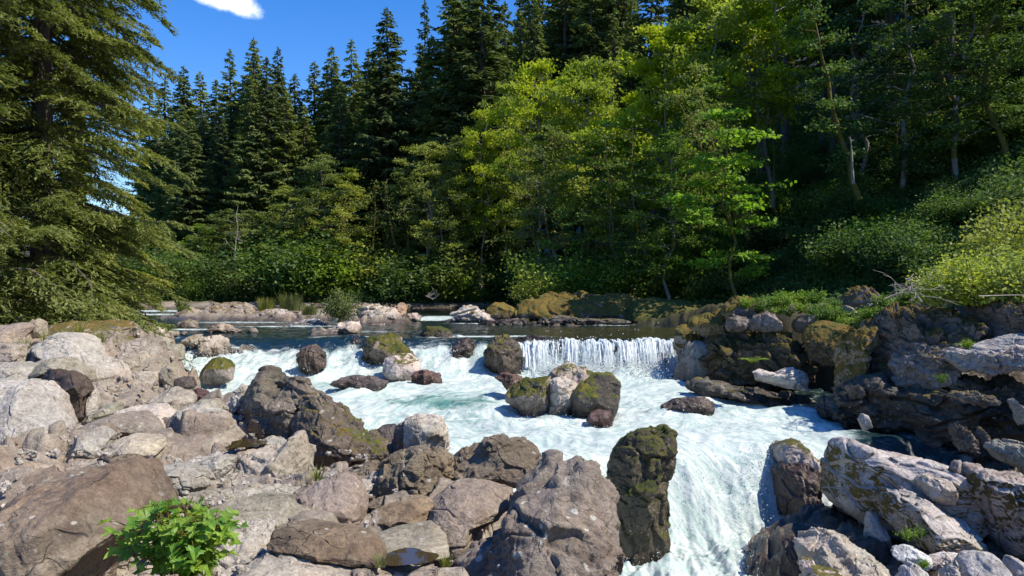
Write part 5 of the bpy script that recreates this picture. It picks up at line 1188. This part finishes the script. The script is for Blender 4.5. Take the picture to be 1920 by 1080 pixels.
for k in range(900):
    px_ = rr.uniform(900, 2000); d = rr.uniform(36, 92); x = (px_-960)/F*d; s_ = (x-12.4)*.973+(d-62)*.228
    if x < wallx(d)+3.5 or (d < 52 and s_ < 1.5) or s_ > 26 or (x < 12 and 43 < d < 56): continue
    s = rr.uniform(.35, .9)*(1.3 if s_ < 2 and d > 56 else 1)
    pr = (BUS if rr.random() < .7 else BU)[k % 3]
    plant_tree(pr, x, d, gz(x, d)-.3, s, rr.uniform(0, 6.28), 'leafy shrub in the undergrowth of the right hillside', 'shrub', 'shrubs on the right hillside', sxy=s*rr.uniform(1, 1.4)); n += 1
    if n >= 150: break
for (px_, d, s, pr, lab) in ((640, 86, 1.9, BU[0], 'large mid-green shrub behind the gravel bar'), (560, 87, 1.6, BU[1], 'mid-green shrub left of the large one behind the gravel bar'), (815, 84.5, 1.3, AL[0], 'bright leaning sapling overhanging the far water'), (100, 27, .55, BU[2], 'light green shrub under the big conifers at the far end of the left bank'), (150, 29, .5, BU[0], 'small light green shrub right of the one under the big conifers'), (45, 27, .5, BU[1], 'shadowed shrub at the left edge under the big conifers'), (195, 34, .6, BUO[1], 'olive shrub at the foot of the near conifers by the water')):
    x = (px_-960)/F*d
    if pr is AL[0]: plant_tree(pr, x, d, gz(x, d)-.2, .24, 1.0, lab, 'tree', sxy=.5)
    else: plant_tree(pr, x, d, gz(x, d)-.15, s, 1.0, lab, 'shrub', sxy=s*1.2)
# yellow-green bush above the right cliff
YB = [tree_proto('bush', bush(520+k, 1.5, 1.0, nleaf=2400, leaf=.085, stems=34), 'yellow', 'grey', 'foliage') for k in range(2)]
for (px_, by, d, s, lab) in ((1765,566,20.6,.85,'left and lowest part of the sunlit yellow-green bush on the right cliff'),(1830,562,20.2,1.0,'tall yellow-green bush in the middle of the sunlit row on the right cliff'),(1895,560,19.8,1.05,'yellow-green bush at the right edge above the cliff'),(1965,560,19.6,1.1,'yellow-green bush cut off by the right edge'),(1800,560,22,1.0,'yellow-green bush behind the left one of the sunlit row'),(1870,556,22,1.1,'yellow-green bush behind the right one of the sunlit row')):
    p = P(px_, by, d); plant_tree(YB[int(px_) % 2], p[0], p[1], p[2]-.15, s*.82, rr.uniform(0, 6), lab, 'bush', sxy=s*.92)
for (px_, by, d, s, lab) in ((1905,470,26,1.5,'larger shrub with whitish blossoms behind the yellow-green bush'),(1950,450,28,1.8,'large pale shrub cut off by the right edge above the yellow-green bush')):
    p = P(px_, by, d); plant_tree(YB[0][:3]+(L_['herb'],)+YB[0][4:] if False else BUO[0], p[0], p[1], p[2]-1.2, s*.5, 1, lab, 'shrub')
# herbs on the cliff
HB = [tree_proto('herb', bush(540+k, .42, .34, nleaf=520, leaf=.055, stems=18), 'herb', 'fir', 'leaves') for k in range(3)]
hp = [(1400,572,28.2),(1425,578,27.8),(1445,568,27.8),(1465,572,27.6),(1480,585,27.2),(1455,582,27.4),(1500,580,27),(1520,586,27),(1545,578,26.9),(1560,588,26.6),(1575,596,26.3),(1585,604,26),(1540,598,26.4),(1565,572,27.2),(1625,596,24.5),(1645,602,24),(1655,590,24.2),(1610,606,24.4),(1675,580,23.4),(1690,572,23),(1635,588,25),(1530,566,27.6),(1505,562,28),(1480,560,28.4),(1700,560,22.8),(1660,574,24)]
for k, (a, b_, d) in enumerate(hp):
    p = P(a, b_+6, d); s = rr.uniform(.8, 1.35); plant_tree(HB[k % 3], p[0], p[1], p[2]-.05, s, rr.uniform(0, 6), 'low bright green herb clump growing on top of the right cliff', 'herb', 'herbs on the right cliff top')
for (a, b_, d, s, lab) in ((1805,652,17.4,.5,'small vivid green tuft in a crack of the right cliff'),(1692,1006,12.6,.45,'small green tuft at the foot of the moss skirted boulder'),(1715,1000,12.6,.4,'tiny green tuft right of the one under the moss skirted boulder'),(1720,1055,11.1,.3,'little green weed between the white blocky rocks'),(1760,715,18.2,.5,'dark green tuft in the shaded cliff wall')):
    p = P(a, b_, d); plant_tree(HB[0], p[0], p[1]-.15, p[2]-.03, s, rr.uniform(0, 6), lab, 'herb')
(tv, tf), (cv, cf) = fern(3, 17, .55)
p = P(1412, 682, 24.0); r = empty('fern', tuple(p)); tag(r, 'bright green fern growing out of the shaded cliff right of the waterfall', 'fern'); link('stems', np_mesh('fern_stems', tv, tf), B_['moss'], r); link('fronds', np_mesh('fern_fronds', cv, cf, False), L_['herb'], r)
# gravel bar bush and reeds
(tv, tf), (cv, cf) = bush(560, 1.9, 1.1, nleaf=3200, leaf=.09, stems=40)
p = P(636, 606, 45.5); r = empty('bush', tuple(p)); tag(r, 'grey-green bush growing among the rocks of the gravel bar', 'bush'); link('stems', np_mesh('bar_bush_stems', tv, tf), B_['grey'], r); link('foliage', np_mesh('bar_bush_leaves', cv, cf, False), L_['olive'], r)
reed = np_mesh('reeds', *blades(3, 420, 1.6, 1.7, .022, .3))
for (a, b_, d, s, lab) in ((500,580,55,.6,'left clump of yellowish reeds on the gravel bar'),(545,580,55,.78,'right and taller clump of yellowish reeds on the gravel bar'),(580,588,53,.5,'short dry reeds beside the taller clump'),(345,585,57,.5,'short green reeds at the left end of the gravel bar')):
    p = P(a, b_, d); o = link('reeds', reed, L_['grass'], loc=(p[0], p[1], p[2]-.1)); o.scale = (s*1.3, s, s); tag(o, lab, 'reeds')
tuft = np_mesh('grass_tuft', *blades(4, 60, .14, .22, .004, .8))
for (a, b_, d, s, lab) in ((103,766,9.2,1.2,'grass tuft on the smooth grey mound at left'),(716,1050,4.75,.55,'little grass tuft beside the small brown puddle'),(838,1050,4.9,.5,'vivid grass tuft between the puddle rocks and the biggest boulder'),(597,893,6.9,.8,'grass tuft at the mossy foot of the dark sloping boulder'),(50,655,13.0,1.4,'yellow grass tuft on the upper left bank'),(88,640,13.6,1.2,'dry grass tuft beside the purple-brown rock'),(150,625,16.2,1.6,'green tuft on the rough hump of the left bank'),(190,640,16,1.5,'olive tuft at the right of the rough hump'),(165,650,15.4,1.3,'dry tuft above the striated rock face'),(125,632,15.8,1.4,'brown-green tuft at the left of the rough hump')):
    p = P(a, b_, d); o = link('grass_tuft', tuft, L_['grass'], loc=(p[0], p[1]-.05, p[2]-.02)); o.scale = (s, s, s); o.rotation_euler[2] = rr.uniform(0, 6); tag(o, lab, 'grass tuft')
# leafy plant in the foreground
(tv, tf), (cv, cf) = leafy_plant(9, 400, .29, .70, .092)
p = P(335, 1150, 4.0); r = empty('leafy_plant', tuple(p)); tag(r, 'vivid green plant with lobed leaves in front of the huge corner boulder', 'plant'); link('stems', np_mesh('plant_stems', tv, tf), B_['moss'], r); link('leaves', np_mesh('plant_leaves', cv, cf, False), L_['vivid'], r)
# undergrowth carpet of the hillside
rs = np.random.RandomState(77); N_ = 260000
d = 26+74*rs.rand(N_)**1.2; px_ = rs.uniform(880, 2050, N_); x = (px_-960)/F*d
s_ = (x-12.4)*.973+(d-62)*.228
ok = (x > wallx(d)+3.0) & (s_ > -3) & (s_ < 40) & ~((d < 36) & (s_ < -1.0)) & ~((x < 11.5) & (d > 43) & (d < 56))
x = x[ok]; d = d[ok]; zz = land_z(x, d)
# lumpy tufts
lump = fbm(xyz(x*.45, d*.45), 4); hgt = np.abs(rs.normal(size=len(x)))*.22+.35*np.maximum(lump+.25, 0)*rs.rand(len(x))
Cn = np.stack([x, d, zz+hgt], 1); nrm = unit(rs.normal(size=Cn.shape)*.9+np.array([0, -.2, .7])); A = unit(np.cross(nrm, rdir(rs, len(x)))); B = np.cross(nrm, A); s = (.055+.0016*d)*rs.uniform(.6, 1.4, len(x))
V, Fc = cards(Cn, A*s[:, None], B*s[:, None]*.6)
o = link('undergrowth', np_mesh('undergrowth', V, Fc, False), leaf_mat('slope_leaves', (.09, .165, .032), (.15, .23, .055), trans=.4, vscale=.5)); tag(o, 'dense low green undergrowth covering the right hillside', 'undergrowth', kind='stuff')
N_ = 60000; px_ = rs.uniform(60, 1000, N_); d = rs.uniform(83, 104, N_); x = (px_-960)/F*d; zz = land_z(x, d); ok = zz > -1.75; x = x[ok]; d = d[ok]; zz = zz[ok]
Cn = np.stack([x, d, zz+np.abs(rs.normal(size=len(x)))*.5], 1); nrm = unit(rs.normal(size=Cn.shape)+np.array([0, -.2, .5])); A = unit(np.cross(nrm, rdir(rs, len(x)))); B = np.cross(nrm, A)
V, Fc = cards(Cn, A*.17, B*.11)
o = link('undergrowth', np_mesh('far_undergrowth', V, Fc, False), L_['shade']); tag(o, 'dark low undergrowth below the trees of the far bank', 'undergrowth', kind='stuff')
# rock pools
t = NT('pool_water'); b = t.n('ShaderNodeBsdfPrincipled', Base_Color=C(.05, .035, .016), Roughness=.02); t.t.links.new(b.outputs[0], t.out.inputs[0])
for (a, b_, d, rx, ry, nm) in ((462, 831, 7.75, .17, .22, 1), (768, 1044, 5.0, .17, .16, 2)):
    p = P(a, b_, d); k = 40; th_ = np.linspace(0, 2*np.pi, k, endpoint=False); q = 1+.12*np.sin(th_*3+nm)+.06*np.sin(th_*5)
    V = np.stack([np.cos(th_)*rx*q, np.sin(th_)*ry*q, 0*th_], 1); V = np.vstack([V, [0, 0, 0]]); Fc = np.array([[i, (i+1) % k, k] for i in range(k)])
    o = link('pool_water', np_mesh('pool_water', V, Fc), t.m, loc=tuple(p)); o['kind'] = 'structure'
# ------------------------------------------------------------------ camera, sky, sun
cam = bpy.data.cameras.new('camera'); co = bpy.data.objects.new('camera', cam); COL.objects.link(co)
cam.sensor_width = 36; cam.lens = F/1920*36; cam.clip_start = .05; cam.clip_end = 3000
co.location = (0, 0, 0); co.rotation_euler = (R_(90), 0, 0); scene.camera = co
w = bpy.data.worlds.new('World'); scene.world = w; w.use_nodes = True
nt = w.node_tree; nt.nodes.clear()
sky = nt.nodes.new('ShaderNodeTexSky'); sky.sky_type = 'NISHITA'; sky.sun_disc = False
sky.sun_elevation = math.asin(SUN[2]); sky.sun_rotation = math.atan2(SUN[0], SUN[1])
sky.air_density = 1.0; sky.dust_density = .2; sky.ozone_density = 3.0; sky.altitude = 300
bg = nt.nodes.new('ShaderNodeBackground'); bg.inputs['Strength'].default_value = .15
out = nt.nodes.new('ShaderNodeOutputWorld')
# one small cloud
tc = nt.nodes.new('ShaderNodeTexCoord')
def vm(op, a, b=None):
    m = nt.nodes.new('ShaderNodeVectorMath'); m.operation = op
    for i_, v in enumerate((a, b)):
        if v is None: continue
        if isinstance(v, bpy.types.NodeSocket): nt.links.new(v, m.inputs[i_])
        else: m.inputs[i_].default_value = v
    return m.outputs[0]
cd = unit(P(415, -4, 1.0))
rel0 = vm('SUBTRACT', tc.outputs['Generated'], tuple(cd))
sx_ = nt.nodes.new('ShaderNodeSeparateXYZ'); nt.links.new(rel0, sx_.inputs[0]); ma_ = nt.nodes.new('ShaderNodeMath'); ma_.operation = 'MULTIPLY_ADD'; nt.links.new(sx_.outputs[0], ma_.inputs[0]); ma_.inputs[1].default_value = .3; nt.links.new(sx_.outputs[2], ma_.inputs[2])
cx_ = nt.nodes.new('ShaderNodeCombineXYZ'); nt.links.new(sx_.outputs[0], cx_.inputs[0]); nt.links.new(sx_.outputs[1], cx_.inputs[1]); nt.links.new(ma_.outputs[0], cx_.inputs[2])
rel = cx_.outputs[0]
nz = nt.nodes.new('ShaderNodeTexNoise'); nz.inputs['Scale'].default_value = 14; nz.inputs['Detail'].default_value = 8; nz.inputs['Roughness'].default_value = .6
nt.links.new(tc.outputs['Generated'], nz.inputs['Vector'])
sc3 = vm('MULTIPLY', rel, (23, 23, 66)); ln = nt.nodes.new('ShaderNodeVectorMath'); ln.operation = 'LENGTH'; nt.links.new(sc3, ln.inputs[0])
m1 = nt.nodes.new('ShaderNodeMath'); m1.operation = 'MULTIPLY_ADD'; nt.links.new(nz.outputs['Fac'], m1.inputs[0]); m1.inputs[1].default_value = 2.2; 
m0 = nt.nodes.new('ShaderNodeMath'); m0.operation = 'MULTIPLY'; nt.links.new(ln.outputs['Value'], m0.inputs[0]); m0.inputs[1].default_value = -1.0
nt.links.new(m0.outputs[0], m1.inputs[2])
mr = nt.nodes.new('ShaderNodeMapRange'); mr.interpolation_type = 'SMOOTHSTEP'; nt.links.new(m1.outputs[0], mr.inputs['Value']); mr.inputs['From Min'].default_value = .05; mr.inputs['From Max'].default_value = .75
mx = nt.nodes.new('ShaderNodeMix'); mx.data_type = 'RGBA'; nt.links.new(mr.outputs[0], mx.inputs[0]); 
hs = nt.nodes.new('ShaderNodeHueSaturation'); hs.inputs['Saturation'].default_value = 1.38; hs.inputs['Value'].default_value = 1.0; hs.inputs['Hue'].default_value = .512
nt.links.new(sky.outputs[0], hs.inputs['Color']); nt.links.new(hs.outputs[0], mx.inputs[6]); mx.inputs[7].default_value = (9, 9.2, 9.5, 1)
nt.links.new(mx.outputs[2], bg.inputs['Color']); nt.links.new(bg.outputs[0], out.inputs[0])
sl = bpy.data.lights.new('sun', 'SUN'); sl.energy = 4.7; sl.angle = R_(.53); sl.color = (1, .925, .79)
so = bpy.data.objects.new('sun', sl); COL.objects.link(so); so.rotation_euler = Vector(-SUN).to_track_quat('-Z', 'Y').to_euler()
scene.view_settings.view_transform = 'Standard'; scene.view_settings.look = 'None'; scene.view_settings.exposure = .52; scene.view_settings.gamma = 1
scene.cycles.max_bounces = 6; scene.cycles.transparent_max_bounces = 4; scene.cycles.diffuse_bounces = 3
scene.cycles.use_denoising = True
